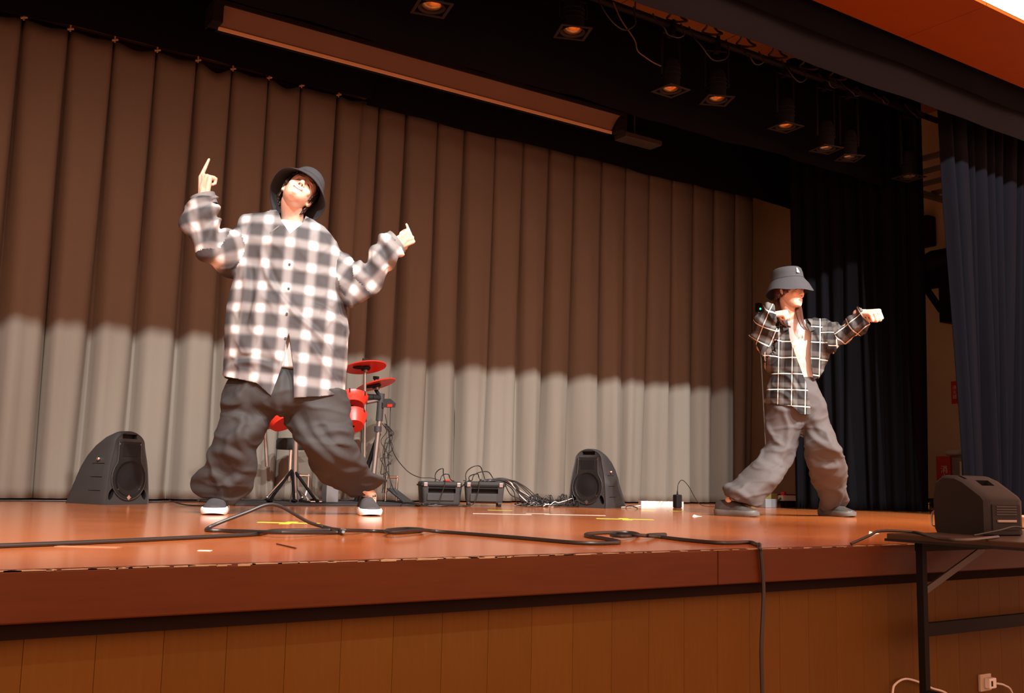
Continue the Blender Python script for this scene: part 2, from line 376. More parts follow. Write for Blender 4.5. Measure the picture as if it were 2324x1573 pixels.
# ------------------------------------------------------------------ real recesses
def carve(o, cutters):
    tmp = []
    for mb in cutters:
        t = mb.build('cutter', None); t.parent = o.parent; tmp.append(t)
        m = o.modifiers.new('cut', 'BOOLEAN'); m.operation = 'DIFFERENCE'; m.solver = 'EXACT'; m.object = t
    bpy.context.view_layer.update()
    me = bpy.data.meshes.new_from_object(o.evaluated_get(bpy.context.evaluated_depsgraph_get()))
    o.modifiers.clear(); o.data = me
    try: me.set_sharp_from_angle(angle=math.radians(38))
    except Exception: pass
    for t in tmp: bpy.data.objects.remove(t)
def cup(poly, d, k=.96):
    # liner of a recess: side walls and floor, open at the mouth
    poly = [np.array(p, float) for p in poly]; d = np.array(d, float); c = sum(poly)/len(poly); Q = [c+(p-c)*k for p in poly]; n = len(Q)
    return MB().add(Q+[q+d for q in Q], [(i, (i+1) % n, n+(i+1) % n, n+i) for i in range(n)]+[tuple(range(n, 2*n))])
# ------------------------------------------------------------------ speakers
def titan(loc, rz, label):
    r = empty('loudspeaker', loc, rz, label, 'speaker')
    Wd, Ht, Dp = .165, .44, .38
    def outline(k):
        P = []
        P.append((-Wd, 0)); P.append((-Wd*1.0, .05)); P.append((-Wd*.90, .22))
        for i in range(9):
            a = math.pi*(1-i/8); P.append((Wd*.74*math.cos(a)*(1.0), .335+(Ht-.335)*math.sin(a)**.8))
        P.append((Wd*.90, .22)); P.append((Wd*1.0, .05)); P.append((Wd, 0)); return P
    O = catmull(outline(0), 3); n = len(O)
    rings = []
    for y, ws, hs in ((.004, .93, .965), (0.0, .965, .985), (.012, 1, 1), (.05, 1, 1), (.10, .97, .955), (.16, .92, .86), (.21, .87, .74), (.255, .82, .58), (.285, .79, .42), (.303, .77, .26), (.312, .76, .10), (.314, .76, .02)):
        y *= 1.25; rings.append([(x*ws, y+.10*(z*hs)*(1-y/Dp)*.35, z*hs) for x, z in O])
    V = [p for g in rings for p in g]; F = []
    for i in range(len(rings)-1):
        for k in range(n-1): F.append((i*n+k, i*n+k+1, (i+1)*n+k+1, (i+1)*n+k))
        F.append((i*n+n-1, i*n, (i+1)*n, (i+1)*n+n-1))
    F.append(tuple(range(n-1, -1, -1))); F.append(tuple(range((len(rings)-1)*n, len(rings)*n)))
    cab = MB().add(V, F).build('cabinet', M_plastic2, r, True); cuts = []
    fy = lambda z: .002+.035*z          # leaning front plane
    # keyhole grille: horn rectangle on top, round woofer below
    P = [(-.085, .375)]
    P += [(-.085, .30), (-.090, .25)]
    for i in range(17):
        a = math.radians(150+240*i/16); P.append((.128*math.cos(a), .155+.128*math.sin(a)))
    P += [(.090, .25), (.085, .30), (.085, .375)]
    g = MB().prism([(x, fy(z)-.004, z) for x, z in P], (0, .012, 0)).build('grille', M_grille, r)
    b = MB()
    for k in range(len(P)-1):
        p, q = P[k], P[k+1]; b.cyl((p[0], fy(p[1])-.004, p[1]), (q[0], fy(q[1])-.004, q[1]), .0035, seg=6)
    b.build('rim', M_plastic2, g, True)
    MB().lathe([(.002, .006), (.05, .004), (.085, -.002), (.1, .0), (.104, .004)], 28, (0, fy(.155)-.0065, .155), ((1, 0, 0), (0, 0, 1), (0, -1, 0))).build('woofer_cone', M_plastic, g, True)
    MB().box(-.06, .06, fy(.325)-.007, fy(.325)-.003, .285, .355, .002).build('horn', M_plastic, g)
    mb = MB(); c = np.array((0, fy(.035)-.006, .042)); mb.prism([c+np.array(q) for q in ((-.016, 0, 0), (0, 0, .016), (.016, 0, 0), (0, 0, -.016))], (0, -.003, 0))
    mb.build('badge', M_chrome, g)
    for sx in (-1, 1):
        cc = np.array((sx*.122, fy(.06), .062))
        Q = [cc+np.array((.021*math.cos(t)*.9+.010*sx*-math.sin(t), 0, .034*math.sin(t))) for t in (2*math.pi*k/20 for k in range(20))]
        cuts.append(MB().prism([q-np.array((0, .03, 0)) for q in Q], (0, .085, 0))); cup([q+np.array((0, .006, 0)) for q in Q], (0, .046, 0)).build('bass_port', M_plastic, r, True)
    hb = [(-.055, 0, .393), (.055, 0, .393), (.055, 0, .420), (-.055, 0, .420)]
    cuts.append(MB().prism([(x, -.03, z) for x, _, z in hb], (0, .08, 0))); cup([(x, fy(.405)+.007, z) for x, _, z in hb], (0, .026, 0)).build('handle', M_plastic, r)
    for sx in (-1, 1):
        MB().sphere((sx*.142, .11, .27), .013).build('knob', M_chrome, r, True)
        for z, hw in ((.08, .160), (.16, .152), (.24, .143)):
            cuts.append(MB().box(min(sx*(hw-.008), sx*(hw+.03)), max(sx*(hw-.008), sx*(hw+.03)), .055, .17, z, z+.004))
            MB().box(sx*(hw-.008)-.0008, sx*(hw-.008)+.0008, .056, .169, z+.0003, z+.0037).build('side_groove', M_plastic, r)
    carve(cab, cuts)
    for sx in (-1, 1):
        for z in (.09, .36): MB().cyl((sx*.079, fy(z)-.0065, z), (sx*.079, fy(z), z), .004, seg=8).build('screw', M_steel, r)
    return r
pL = onz(248, 1144.5); titan((1.57, 6.42, ST), math.radians(28), 'black wedge loudspeaker beside the drum kit dancer, showing its plain left side')
titan((4.80, 6.08, ST), math.radians(-68), 'black wedge loudspeaker right of the tangled cables, its ribbed side showing')
# small wedge monitor on the table
def monitor():
    z0 = 1.045
    N = onz(2240, 1216.5, z0); v = N-CAM; v[2] = 0; nn_ = v/np.linalg.norm(v); rr_ = np.array([nn_[1], -nn_[0], 0])
    a = -rr_*.75+nn_*.66; a /= np.linalg.norm(a); b = rr_*.66+nn_*.75; b /= np.linalg.norm(b); la, lb = .25, .19
    c = N+a*la/2+b*lb/2
    r = empty('stage_monitor', c, 0, 'small black monitor speaker with a grab handle standing on the folding table', 'speaker')
    # profile along a (0 = near/right face, la = far left face): height rises towards the far left
    pr = [(0, .004), (.0, .125), (.012, .14), (.10, .195), (.14, .21), (.20, .212), (.235, .19), (.25, .12), (.245, .015), (.235, 0), (.01, 0)]
    V = []; F = []; n = len(pr); st = [(0, .9), (.012, .97), (.03, 1), (lb-.03, 1), (lb-.012, .97), (lb, .9)]
    for s, k in st:
        for u, z in pr: V.append(N-c+a*((u-.12)*k+.12)+b*s+np.array([0, 0, .1+(z-.1)*(k if z > .05 else 1)]))
    for i in range(len(st)-1):
        for k in range(n): F.append((i*n+k, i*n+(k+1) % n, (i+1)*n+(k+1) % n, (i+1)*n+k))
    F.append(tuple(range(n))); F.append(tuple(range((len(st)-1)*n, len(st)*n)))
    cab = MB().add(V, F).build('cabinet', M_plastic, r, True)
    up = np.array([0, 0, 1.]); nn = N-c
    MB().obox(nn-a*.0015+b*lb*.5+up*.065, a, b, up, .002, lb*.36, .045).build('rear_panel', M_plastic, r)
    MB().obox(nn-a*.005+b*lb*.5+up*.052, a, b, up, .003, lb*.24, .004).build('panel_lip', mat('grey_lip', (.25, .23, .2), .5), r)
    mb = MB()
    for k in range(4): mb.obox(nn-a*.004+b*lb*.5+up*(.075+.009*k), a, b, up, .002, lb*.26, .002)
    mb.build('vent_slots', M_plastic2, r)
    sl = np.array((a*.0875+up*.055)); sl /= np.linalg.norm(sl); nr = np.cross(sl, b); nr = nr if nr[2] > 0 else -nr
    def pit(c0, hx, hy, depth, name):
        q = [c0+sl*hx*i+b*hy*j for i, j in ((-1, -1), (1, -1), (1, 1), (-1, 1))]
        cup([p-nr*.004 for p in q], -nr*depth).build(name, M_plastic, r)
        return MB().prism([p+nr*.05 for p in q], -nr*(.05+depth+.006))
    carve(cab, [pit(nn+a*.085+b*lb*.5+up*.184, .018, .032, .022, 'handle'), pit(nn+a*.13+b*lb*.16+up*.203, .02, .007, .015, 'port')])
    # side grab loop
    P = [nn+a*(.25+q)+b*.04+up*z for q, z in ((-.005, .075), (.02, .078), (.033, .065), (.036, .04), (.03, .022), (-.002, .018))]
    MB().tube(catmull(P, 5), .0035, 8).build('grab_loop', M_steel, r, True)
    return r
monitor()
# ------------------------------------------------------------------ folding table in front of the stage
tb = empty('folding_table', (4.0, 1.98, HF), 0, 'dark folding table with black steel legs under the small monitor', 'table')
M_ttop = gm('table_laminate', (.035, .020, .011), .4)
MB().box(3.17, 4.97, 1.72, 2.30, 1.022, 1.045, .004).build('table_top', M_ttop, tb, world=True)
MB().box(3.165, 4.975, 1.715, 2.305, 1.018, 1.027).build('edge_band', M_plastic, tb, world=True)
MB().box(3.26, 4.9, 1.77, 1.80, .985, 1.018).box(3.26, 4.9, 2.22, 2.25, .985, 1.018).build('apron_rail', M_dsteel, tb, world=True)
for xx in (3.275, 4.86):
    for yy in (1.785, 2.235):
        MB().box(xx-.013, xx+.013, yy-.013, yy+.013, HF+.012, .99).build('leg', M_dsteel, tb, world=True)
        MB().box(xx-.016, xx+.016, yy-.016, yy+.016, HF, HF+.015).build('foot_cap', M_rubber, tb, world=True)
    MB().cyl((xx, 1.785, .50), (xx, 2.235, .50), .010).build('cross_bar', M_dsteel, tb, world=True)
for yy in (1.785, 2.235):
    MB().box(3.275, 4.86, yy-.012, yy+.012, .690, .735).build('shelf_rail', M_dsteel, tb, world=True)
    MB().obox((3.275+.21, yy+.02, .905), np.array((.42, 0, .16))/math.hypot(.42, .16), (0, 1, 0), np.array((-.16, 0, .42))/math.hypot(.42, .16), .225, .004, .012).build('brace', gm('brace_grey', (.07, .065, .06), .5), tb, world=True)
# ------------------------------------------------------------------ moulded cases on the stage
def case(loc, rz, w, d, h, label, casters):
    r = empty('equipment_case', loc, rz, label, 'case')
    z0 = .022 if casters else .0
    b = bmesh.new(); bmesh.ops.create_cube(b, size=1)
    for v in b.verts:
        k = .90 if v.co.z < 0 else 1.0
        v.co = Vector((v.co.x*w*k, v.co.y*d*k, z0+(v.co.z+.5)*(h-z0)))
    bmesh.ops.bevel(b, geom=[e for e in b.edges], offset=.022, segments=3, affect='EDGES', profile=.6)
    mb = MB(); b.verts.index_update(); mb.add([v.co for v in b.verts], [[v.index for v in f.verts] for f in b.faces]); b.free()
    sh_ = mb.build('shell', M_plastic2, r, True)
    MB().box(-w/2-.004, w/2+.004, -d/2-.004, d/2+.004, h-.034, h-.022, .003).build('lid_seam', M_plastic, r)
    hq = [(-w*.33, 0, h*.52), (w*.33, 0, h*.52), (w*.33, 0, h*.78), (-w*.33, 0, h*.78)]
    carve(sh_, [MB().prism([(x, -d/2-.03, z) for x, _, z in hq], (0, .075, 0))]); cup([(x, -d/2+.010, z) for x, _, z in hq], (0, .033, 0), .97).build('handle_recess', M_plastic, r)
    MB().cyl((-w*.33, -d/2+.012, h*.72), (w*.33, -d/2+.012, h*.72), .006).build('handle', M_plastic, r, True)
    MB().box(-w*.36, w*.30, -d/2*.955-.006, -d/2*.93, h*.20, h*.50, .004).build('side_panel', M_plastic2, r)
    for sx in (-1, 1):
        MB().box(sx*w*.40-.014, sx*w*.40+.014, -d/2-.006, -d/2+.004, h*.78, h*.95, .003).build('latch', M_steel, r)
        if casters:
            for sy in (-1, 1): MB().cyl((sx*w*.38-.012, sy*d*.38, .02), (sx*w*.38+.012, sy*d*.38, .02), .020, seg=14).build('caster', M_rubber, r, True)
    return r
case((3.80, 6.55, ST), math.radians(-22), .30, .26, .172, 'low black moulded case at the foot of the curtain, without wheels', False)
case((4.07, 6.37, ST), math.radians(-30), .29, .30, .178, 'black moulded case on casters heaped with coiled cables', True)
# ------------------------------------------------------------------ electronic drum kit
DY = 6.72
def dk(x, y, Y=DY): return ony(x, y, Y)
kit = empty('drum_kit', (3.1, DY, ST), 0, 'electronic drum kit with red cymbal pads on a grey rack behind the dancer', 'drum kit')
def pole(p, q, r, name='rack_pole', m=M_steel): return MB().cyl(p, q, r, seg=14).build(name, m, kit, True, world=True)
fz = ST+.014
pB = dk(852, 1000); pT = dk(866, 880)
pole((pB[0]-.02, DY, fz), (dk(866, 905)[0], DY, dk(866, 905)[2]), .019)
pole((3.27, DY+.12, fz), (3.40, DY+.05, dk(866, 905)[2]-.25), .017, m=M_dsteel)
pole((dk(663, 1100)[0], DY-.05, fz+.02), (dk(668, 900)[0], DY-.05, 1.62), .019)
pole((dk(618, 1050)[0], DY+.1, 1.25), (dk(608, 900)[0], DY+.1, 1.75), .012)
pole((dk(668, 920)[0], DY-.05, 1.60), (dk(862, 905)[0], DY, 1.755), .016)
MB().cyl((dk(862, 915)[0], DY, 1.60), (dk(866, 880)[0], DY, 1.80), .026).cyl((dk(862, 930)[0]-.01, DY, 1.52), (dk(862, 930)[0]-.01, DY, 1.56), .027).build('clamp', M_plastic2, kit, True, world=True)
for q in ((800, 900), (835, 902), (853, 903)):
    c = dk(*q); MB().cyl(c-np.array((.03, 0, 0)), c+np.array((.03, 0, 0)), .026).build('clamp', M_plastic, kit, True, world=True)
def cymbal(px, py, d, tilt, Y, pole_px):
    c = dk(px, py, Y); A = Matrix.Rotation(tilt[0], 3, 'X') @ Matrix.Rotation(tilt[1], 3, 'Y'); A = np.array(A).T
    o = MB().lathe([(.012, .016), (d*.12, .013), (d*.14, .008), (d*.45, .0015), (d*.5, -.004), (d*.49, -.010), (d*.13, -.004), (.012, 0)], 36, c, A).build('cymbal_pad', M_red, kit, True, world=True)
    # sensor bar below and the wing nut above
    MB().lathe([(.0, -.028), (.03, -.026), (.038, -.012), (.03, -.004)], 20, c, A).sphere(c+A.T@np.array([-.05, -.01, -.014]), (.055, .024, .010), ax=A).build('sensor', M_plastic, o, True, world=True)
    MB().cyl(c+A.T@np.array([0, 0, .0]), c+A.T@np.array([0, 0, .045]), .006).box(c[0]-.022, c[0]+.022, c[1]-.006, c[1]+.006, c[2]+.035, c[2]+.058).build('wing_nut', M_plastic, o, True, world=True)
    MB().cyl(c+A.T@np.array([0, 0, -.045]), c+A.T@np.array([0, 0, -.02]), .016).build('tilter', M_steel, o, True, world=True)
    return c
c = cymbal(829, 832, .305, (math.radians(-14), math.radians(-2)), DY-.1, None)
pole((dk(815, 1060)[0], DY-.1, fz+.02), c-np.array((0, 0, .04)), .011)
c = cymbal(853, 872, .30, (math.radians(-14), math.radians(-12)), DY+.02, None)
pole((dk(862, 890)[0], DY, 1.78), c-np.array((0, 0, .04)), .013, 'cymbal_stem', M_dsteel)
def pad(px, py, d, tilt, Y, h=.06, rim=True):
    c = dk(px, py, Y); A = np.array(Matrix.Rotation(tilt[0], 3, 'X') @ Matrix.Rotation(tilt[1], 3, 'Y')).T
    o = MB().lathe([(.01, -h), (d*.36, -h), (d*.44, -h*.5), (d*.5, -.01), (d*.515, .006), (d*.47, .008), (d*.45, .0), (.01, .0)], 32, c, A).build('drum_pad', M_red, kit, True, world=True)
    MB().lathe([(d*.452, .001), (d*.3, .002), (.004, .002)], 32, c, A).build('pad_head', mat('mesh_head', (.05, .05, .05), .7), o, True, world=True)
    for k in range(6):
        t = k*math.pi/3; p = c+A.T@np.array([d*.5*math.cos(t), d*.5*math.sin(t), -.02]); MB().cyl(p, p+A.T@np.array([0, 0, .032]), .006, seg=8).build('lug', M_chrome, o, True, world=True)
pad(798, 905, .23, (math.radians(-28), math.radians(8)), DY-.08)
pad(800, 945, .20, (math.radians(-35), math.radians(10)), DY-.2, .09)
pad(640, 945, .26, (math.radians(-32), math.radians(-14)), DY-.1)
mb = MB(); c = dk(877, 915); mb.obox(c, (1, 0, .06), (0, .9, .4), (0, -.4, .9), .052, .05, .016); o = mb.build('sound_module', M_plastic2, kit, world=True)
MB().obox(c+np.array((.0, -.052, -.02)), (1, 0, .06), (0, .9, .4), (0, -.4, .9), .02, .003, .010).build('jack_plug', M_red, o, world=True)
# hi-hat/kick pedals, legs
for px, py, Y in ((700, 1120, DY-.1), (905, 1120, DY)):
    c = dk(px, py, Y); x0 = c[0]
    o = MB().add([(x0-.04, Y-.14, fz+.012), (x0+.04, Y-.14, fz+.012), (x0+.035, Y+.12, fz+.10), (x0-.035, Y+.12, fz+.10), (x0-.04, Y-.14, fz+.002), (x0+.04, Y-.14, fz+.002), (x0+.035, Y+.12, fz+.088), (x0-.035, Y+.12, fz+.088)], [(0, 1, 2, 3), (7, 6, 5, 4), (0, 4, 5, 1), (1, 5, 6, 2), (2, 6, 7, 3), (3, 7, 4, 0)]).build('pedal', M_chrome if px < 800 else M_plastic2, kit, world=True)
    MB().box(x0-.05, x0+.05, Y-.16, Y+.16, fz, fz+.006).build('pedal_plate', M_dsteel, o, world=True)
    MB().cyl((x0-.045, Y+.12, fz), (x0-.045, Y+.12, fz+.19), .009).cyl((x0+.045, Y+.12, fz), (x0+.045, Y+.12, fz+.19), .009).cyl((x0-.05, Y+.12, fz+.18), (x0+.05, Y+.12, fz+.18), .010).build('pedal_frame', M_chrome, o, True, world=True)
x0 = dk(739, 1110)[0]; MB().box(x0-.045, x0+.045, DY-.12, DY-.04, fz, fz+.22, .004).build('kick_pad_tower', gm('grey_enamel', (.16, .17, .18), .35), kit, world=True)
for (ax, ay), (bx, by) in (((662, 1068), (612, 1130)), ((668, 1068), (718, 1125)), ((664, 1070), (668, 1132))):
    p = dk(ax, ay, DY-.05); q = dk(bx, by, DY-.22); q[2] = fz+.012
    MB().cyl(p, q, .010).sphere(q, (.022, .03, .012)).build('stand_leg', M_dsteel, kit, True, world=True)
MB().cyl((dk(663, 1100)[0], DY-.05, fz), (dk(663, 1100)[0], DY-.05, fz+.06), .032, .022).build('pole_foot', M_steel, kit, True, world=True)
rn = random.Random(5)
for k in range(6):
    xs = dk(866, 925)[0]+rn.uniform(-.01, .03); P = [(xs, DY-.03, 1.58)]
    for j in range(1, 7): P.append((xs+.02+rn.uniform(-.02, .05), DY-.03+rn.uniform(-.03, .02), 1.58-j*rn.uniform(.05, .075)))
    P.append((xs+.02, DY-.03, 1.58-.5))
    MB().tube(catmull(P, 5), .003, 6).build('lead', M_cable, kit, True, world=True)
P = [dk(886, 925)]+[dk(*q) for q in ((884, 1000), (882, 1060), (886, 1090), (900, 1120))]; P.append((P[-1][0]+.1, DY-.1, fz+.005))
MB().tube(catmull(P, 6), .0028, 6).build('lead', M_cable, kit, True, world=True)
P = [dk(874, 940, DY-.035), dk(890, 1020, DY-.03), dk(920, 1065), dk(950, 1083, DY-.1), (3.74, 6.58, ST+.195), (3.80, 6.55, ST+.178)]
thing('cable', MB().tube(catmull(P, 8), .003, 6), M_cable, 'thin black cable slung from the drum kit down to the cases', 'cable', smooth=True)
# throne
c = dk(655, 1003, 6.98); th = empty('drum_throne', (c[0], 6.93, ST+.013), 0, 'round black drum throne behind the drum rack', 'stool')
MB().lathe([(.0, .36), (.10, .36), (.105, .37), (.105, .425), (.095, .44), (.0, .445)], 28).build('seat', M_rubber, th, True)
MB().cyl((0, 0, .14), (0, 0, .36), .012).build('post', M_chrome, th, True)
for k in range(3):
    t = 2.1*k+.5; MB().cyl((0, 0, .20), (.15*math.cos(t), .15*math.sin(t), .022), .009).sphere((.15*math.cos(t), .15*math.sin(t), .022), .014).build('leg', M_chrome, th, True)
mt = MB(); m0 = dk(540, 1140); thing('drum_mat', MB().box(2.18, 3.60, 6.28, 7.06, ST, ST+.013, .004), mat('mat_black', (.022, .023, .025), .8, noise_s=60, noise_a=.3), 'black drum mat lying under the drum kit', 'mat')
# ------------------------------------------------------------------ cables, power strips, tape on the stage floor
def cable(P, r, m, label, n=8, cat='cable', group=None, name='cable'):
    return thing(name, MB().tube(catmull(P, n), r, 8), m, label, cat, group, smooth=True)
LAID = []
BOXES = [((3.80, 6.55), -22, -.155, .155, -.136, .136, .172), ((4.07, 6.37), -30, -.150, .150, -.156, .156, .178), ((4.80, 6.08), -68, -.168, .168, -.004, .40, .44)]
def ground(X, Y): return ST+np.where((X > 2.17) & (X < 3.61) & (Y > 6.27) & (Y < 7.07), .0132, 0.0)
def lay(P, r, m, label, n=6, group=None, skip=(), move=True):
    """lay a cable over what already lies there: it rests on the floor, the mat, the cases and the cables laid before it"""
    D = np.array(catmull(P, n)); L_ = np.concatenate([[0], np.cumsum(np.linalg.norm(np.diff(D, axis=0), axis=1))]); N = max(8, int(L_[-1]/.0065))
    u = np.linspace(0, L_[-1], N); D = np.stack([np.interp(u, L_, D[:, i]) for i in range(3)], 1)
    for it in range(60 if move else 0):
        mv = np.zeros_like(D); hit = False
        for Q, rq in LAID:
            lo, hi = Q.min(0)-.02, Q.max(0)+.02
            k = np.nonzero(((D > lo) & (D < hi)).all(1))[0]
            if not len(k): continue
            d = D[k][:, None]-Q[None]; dd = np.linalg.norm(d, axis=2); j = dd.argmin(1); mn = dd[np.arange(len(k)), j]; need = (r+rq)*1.16-mn; w = need > 0
            if not w.any(): continue
            hit = True; v = d[np.arange(len(k)), j][w]; v = v/(mn[w, None]+1e-6)+np.array([0, 0, .9]); v /= np.linalg.norm(v, axis=1)[:, None]
            mv[k[w]] += v*need[w, None]
        if hit:
            ker = np.array([.25, .6, .9, 1, .9, .6, .25]); sm = np.stack([np.convolve(np.pad(mv[:, i], 3, mode='edge'), ker/2.4, 'valid') for i in range(3)], 1); D += np.clip(sm, -.006, .006)
        for b, (c, rz, x0, x1, y0, y1, h) in enumerate(BOXES):
            if b in skip: continue
            a = math.radians(rz); ca, sa = math.cos(a), math.sin(a); X, Y = D[:, 0]-c[0], D[:, 1]-c[1]; lx_, ly_ = X*ca+Y*sa, -X*sa+Y*ca; lz = D[:, 2]-ST
            e = np.stack([lx_-(x0-r), (x1+r)-lx_, ly_-(y0-r), (y1+r)-ly_, (h+r)-lz], 1); ins = (e > 0).all(1)
            if not ins.any(): continue
            hit = True; j = e.argmin(1); amt = e[np.arange(N), j]; dl = np.zeros((N, 3))
            for q, (vx, vy, vz) in enumerate(((-1, 0, 0), (1, 0, 0), (0, -1, 0), (0, 1, 0), (0, 0, 1))):
                s_ = ins & (j == q); dl[s_] = np.array([vx, vy, vz])*amt[s_, None]
            D[:, 0] += dl[:, 0]*ca-dl[:, 1]*sa; D[:, 1] += dl[:, 0]*sa+dl[:, 1]*ca; D[:, 2] += dl[:, 2]
        D[:, 2] = np.maximum(D[:, 2], ground(D[:, 0], D[:, 1])+r)
        if it % 6 == 5: D[1:-1] = D[1:-1]*.5+(D[:-2]+D[2:])*.25
        if not hit: break
    D[:, 2] = np.maximum(D[:, 2], ground(D[:, 0], D[:, 1])+r*.98)
    LAID.append((D, r))
    return thing('cable', MB().tube(D, r, 8), m, label, 'cable', group, smooth=True)
def on_case(b, x, y, z):
    (c, rz, *_), a = BOXES[b], math.radians(BOXES[b][1]); return (c[0]+x*math.cos(a)-y*math.sin(a), c[1]+x*math.sin(a)+y*math.cos(a), ST+z)
R = .0065
fl = lambda x, y, z=R: np.array([*onz(x, y, ST+z)[:2], ST+z])
Yl = 3.68
arch = lambda x, y: ony(x, y, Yl)
P = [fl(-120, 1243), fl(0, 1239), fl(200, 1231), fl(390, 1222), fl(560, 1214), fl(597, 1210), fl(620, 1205), fl(700, 1203.5), fl(765, 1203), fl(779, 1206, R*2.4), fl(760, 1209), fl(640, 1208.5, R*2.6), fl(520, 1205), fl(475, 1203.5), fl(470, 1200), arch(500, 1186), arch(560, 1163), arch(600, 1147), arch(625, 1146), arch(650, 1156), arch(700, 1185), arch(740, 1197), fl(775, 1203, R*2.6), fl(840, 1205), fl(880, 1207), fl(900, 1209), fl(950, 1206), fl(958, 1202, R*2.2), fl(920, 1200), fl(878, 1204, R*2.6), fl(890, 1208, R*3), fl(950, 1203, R*3), fl(1000, 1207), fl(1170, 1220), fl(1310, 1232), fl(1390, 1232.5), fl(1404, 1229), fl(1370, 1222), fl(1335, 1217), fl(1333, 1212), fl(1380, 1209), fl(1430, 1209), fl(1450, 1214), fl(1420, 1217, R*2.4), fl(1388, 1215, R*2.4), fl(1400, 1211, R*2.4), fl(1450, 1215, R*2.6), fl(1490, 1217), fl(1510, 1213), fl(1470, 1215, R*2.4), fl(1500, 1219), fl(1560, 1226), fl(1640, 1232.5), fl(1700, 1231)]
e0 = fl(1717, 1236)
def face(x, y): return ony(x, y, YF-.010)
P += [e0, np.array([*onz(1724, 1243)[:2], ST+.010]), np.array([onz(1726, 1247)[0], YF-.006, ST+.006]), face(1727, 1254), face(1731, 1300), face(1733, 1350), face(1730, 1420), face(1728, 1480), face(1730, 1573), face(1732, 1640)]
cable(P, R, M_cable, 'long thick black cable snaking along the stage front and over its edge', 7)
rn = random.Random(11)
# tangle beside the cases
for k in range(16):
    x0, y0 = 4.17+rn.uniform(-.03, .05), 6.32+rn.uniform(-.05, .1); z0 = ST+.1825
    P = [(x0-.12, y0, z0), (x0+.02, y0-.02, z0+.004), (x0+.09+rn.uniform(0, .08), y0-.03, ST+.13+rn.uniform(-.05, .03)), (x0+.16+rn.uniform(0, .12), y0-.05, ST+.03+rn.uniform(0, .05))]
    q = np.array([x0+.2, y0-.06])
    for j in range(rn.randint(3, 6)):
        q = q+np.array([rn.uniform(-.02, .10), rn.uniform(-.05, .035)]); P.append((q[0], q[1], ST+.005+rn.uniform(0, .03)*(j % 2)))
    P.append((q[0]+.05, q[1], ST+.005))
    w = k in (3, 8)
    lay(P, .0038, M_wcable if w else M_cable, ('white' if w else 'black')+' cable in the tangle spilling off the wheeled case', 6, 'cables spilling off the wheeled case')
for k in range(14):
    cx, cy = 4.50+rn.uniform(-.18, .2), 6.22+rn.uniform(-.06, .08); a0 = rn.uniform(0, 6); rr = rn.uniform(.03, .075); P = []
    for j in range(rn.randint(9, 15)):
        t = a0+j*.8; P.append((cx+rr*math.cos(t)*1.3+.006*j, cy+rr*math.sin(t)*.6, ST+.006+(.10*rn.random() if j % 3 == 1 else .01*(j % 2))))
    lay(P, .0036, M_cable, 'loosely looped black cable on the floor between case and loudspeaker', 5, 'looped cables on the floor')
for k, (cx, cy, rr, hh) in enumerate(((4.03, 6.42, .085, .11), (4.08, 6.39, .095, .07), (4.05, 6.46, .05, .05), (3.80, 6.54, .04, .09), (3.86, 6.56, .045, .05))):
    zt = ST+(.178 if k < 3 else .172)+.0038; P = [(cx-rr*1.25, cy, zt)]
    for j in range(10):
        t = math.pi*(1-j/9); P.append((cx+rr*math.cos(t), cy+.02*math.sin(3*t), zt+hh*math.sin(t)))
    P.append((cx+rr*1.25, cy-.02, zt))
    lay(P, .0036, M_cable, 'black cable arching up from the top of a case', 4, 'cables arching over the cases')
lay([on_case(0, .03, .03, .1760), on_case(0, .02, -.09, .1760), on_case(0, .02, -.138, .168), on_case(0, .0, -.146, .10), on_case(0, -.03, -.155, .02), on_case(0, -.10, -.20, .005), on_case(0, -.25, -.22, .005), (3.3, 6.22, ST+.005)], .0035, M_cable, 'grey-black lead hanging down the front of the low case')
lay([on_case(1, -.02, .0, .1820), on_case(1, -.04, -.11, .1820), on_case(1, -.04, -.160, .174), on_case(1, -.05, -.167, .10), on_case(1, -.08, -.178, .015), on_case(1, -.16, -.20, .005), (3.8, 6.17, ST+.005), (3.6, 6.18, ST+.005)], .0035, M_cable, 'black lead hanging down the front of the wheeled case')
for k, p in enumerate(((3.83, 6.49), (4.09, 6.29))):
    zt = ST+(.172, .178)[k]; b = MB().capsule((p[0]-.012, p[1], zt+.008), (p[0]+.016, p[1], zt+.0065), .008, .006)
    thing('jack_plug', b, M_red, 'red audio plug lying among leads on top of the cases', 'plug', 'red plugs on the cases', smooth=True)
lay([(4.45, 6.15, ST+.005), (4.55, 6.17, ST+.02), on_case(2, -.122, -.09, .050), on_case(2, -.122, -.03, .062), on_case(2, -.122, .02, .062)], .003, M_wcable, 'white cable rising to the bass port of the loudspeaker', 6, None, (2,))
cable([(1.78, 6.30, ST+.03), (1.86, 6.22, ST+.006), (1.98, 6.12, ST+.005), (2.05, 6.14, ST+.005), (1.97, 6.22, ST+.005), (2.1, 6.5, ST+.005)], .004, M_cable, 'black cable plugged into the loudspeaker beside the drum kit dancer', 6)
lay([(-1.0, 6.95, ST+.005), (.6, 6.93, ST+.005), (1.2, 6.96, ST+.005), (1.9, 6.9, ST+.005), (2.4, 7.02, ST+.005), (3.5, 7.03, ST+.005)], .005, M_cable, 'black cable running along the foot of the beige curtain behind the drums', 8)
for k in range(5):
    lay([(3.72, 6.25+.03*k, ST+.005), (3.64-.05*k, 6.17+.02*k, ST+.005+.01*(k % 2)), (3.50, 6.20+.02*k, ST+.006), (3.38, 6.12+.03*k, ST+.018)], .0038, M_cable, 'short black cable gathered on the floor beside the drum mat', 6, 'cables beside the drum mat')
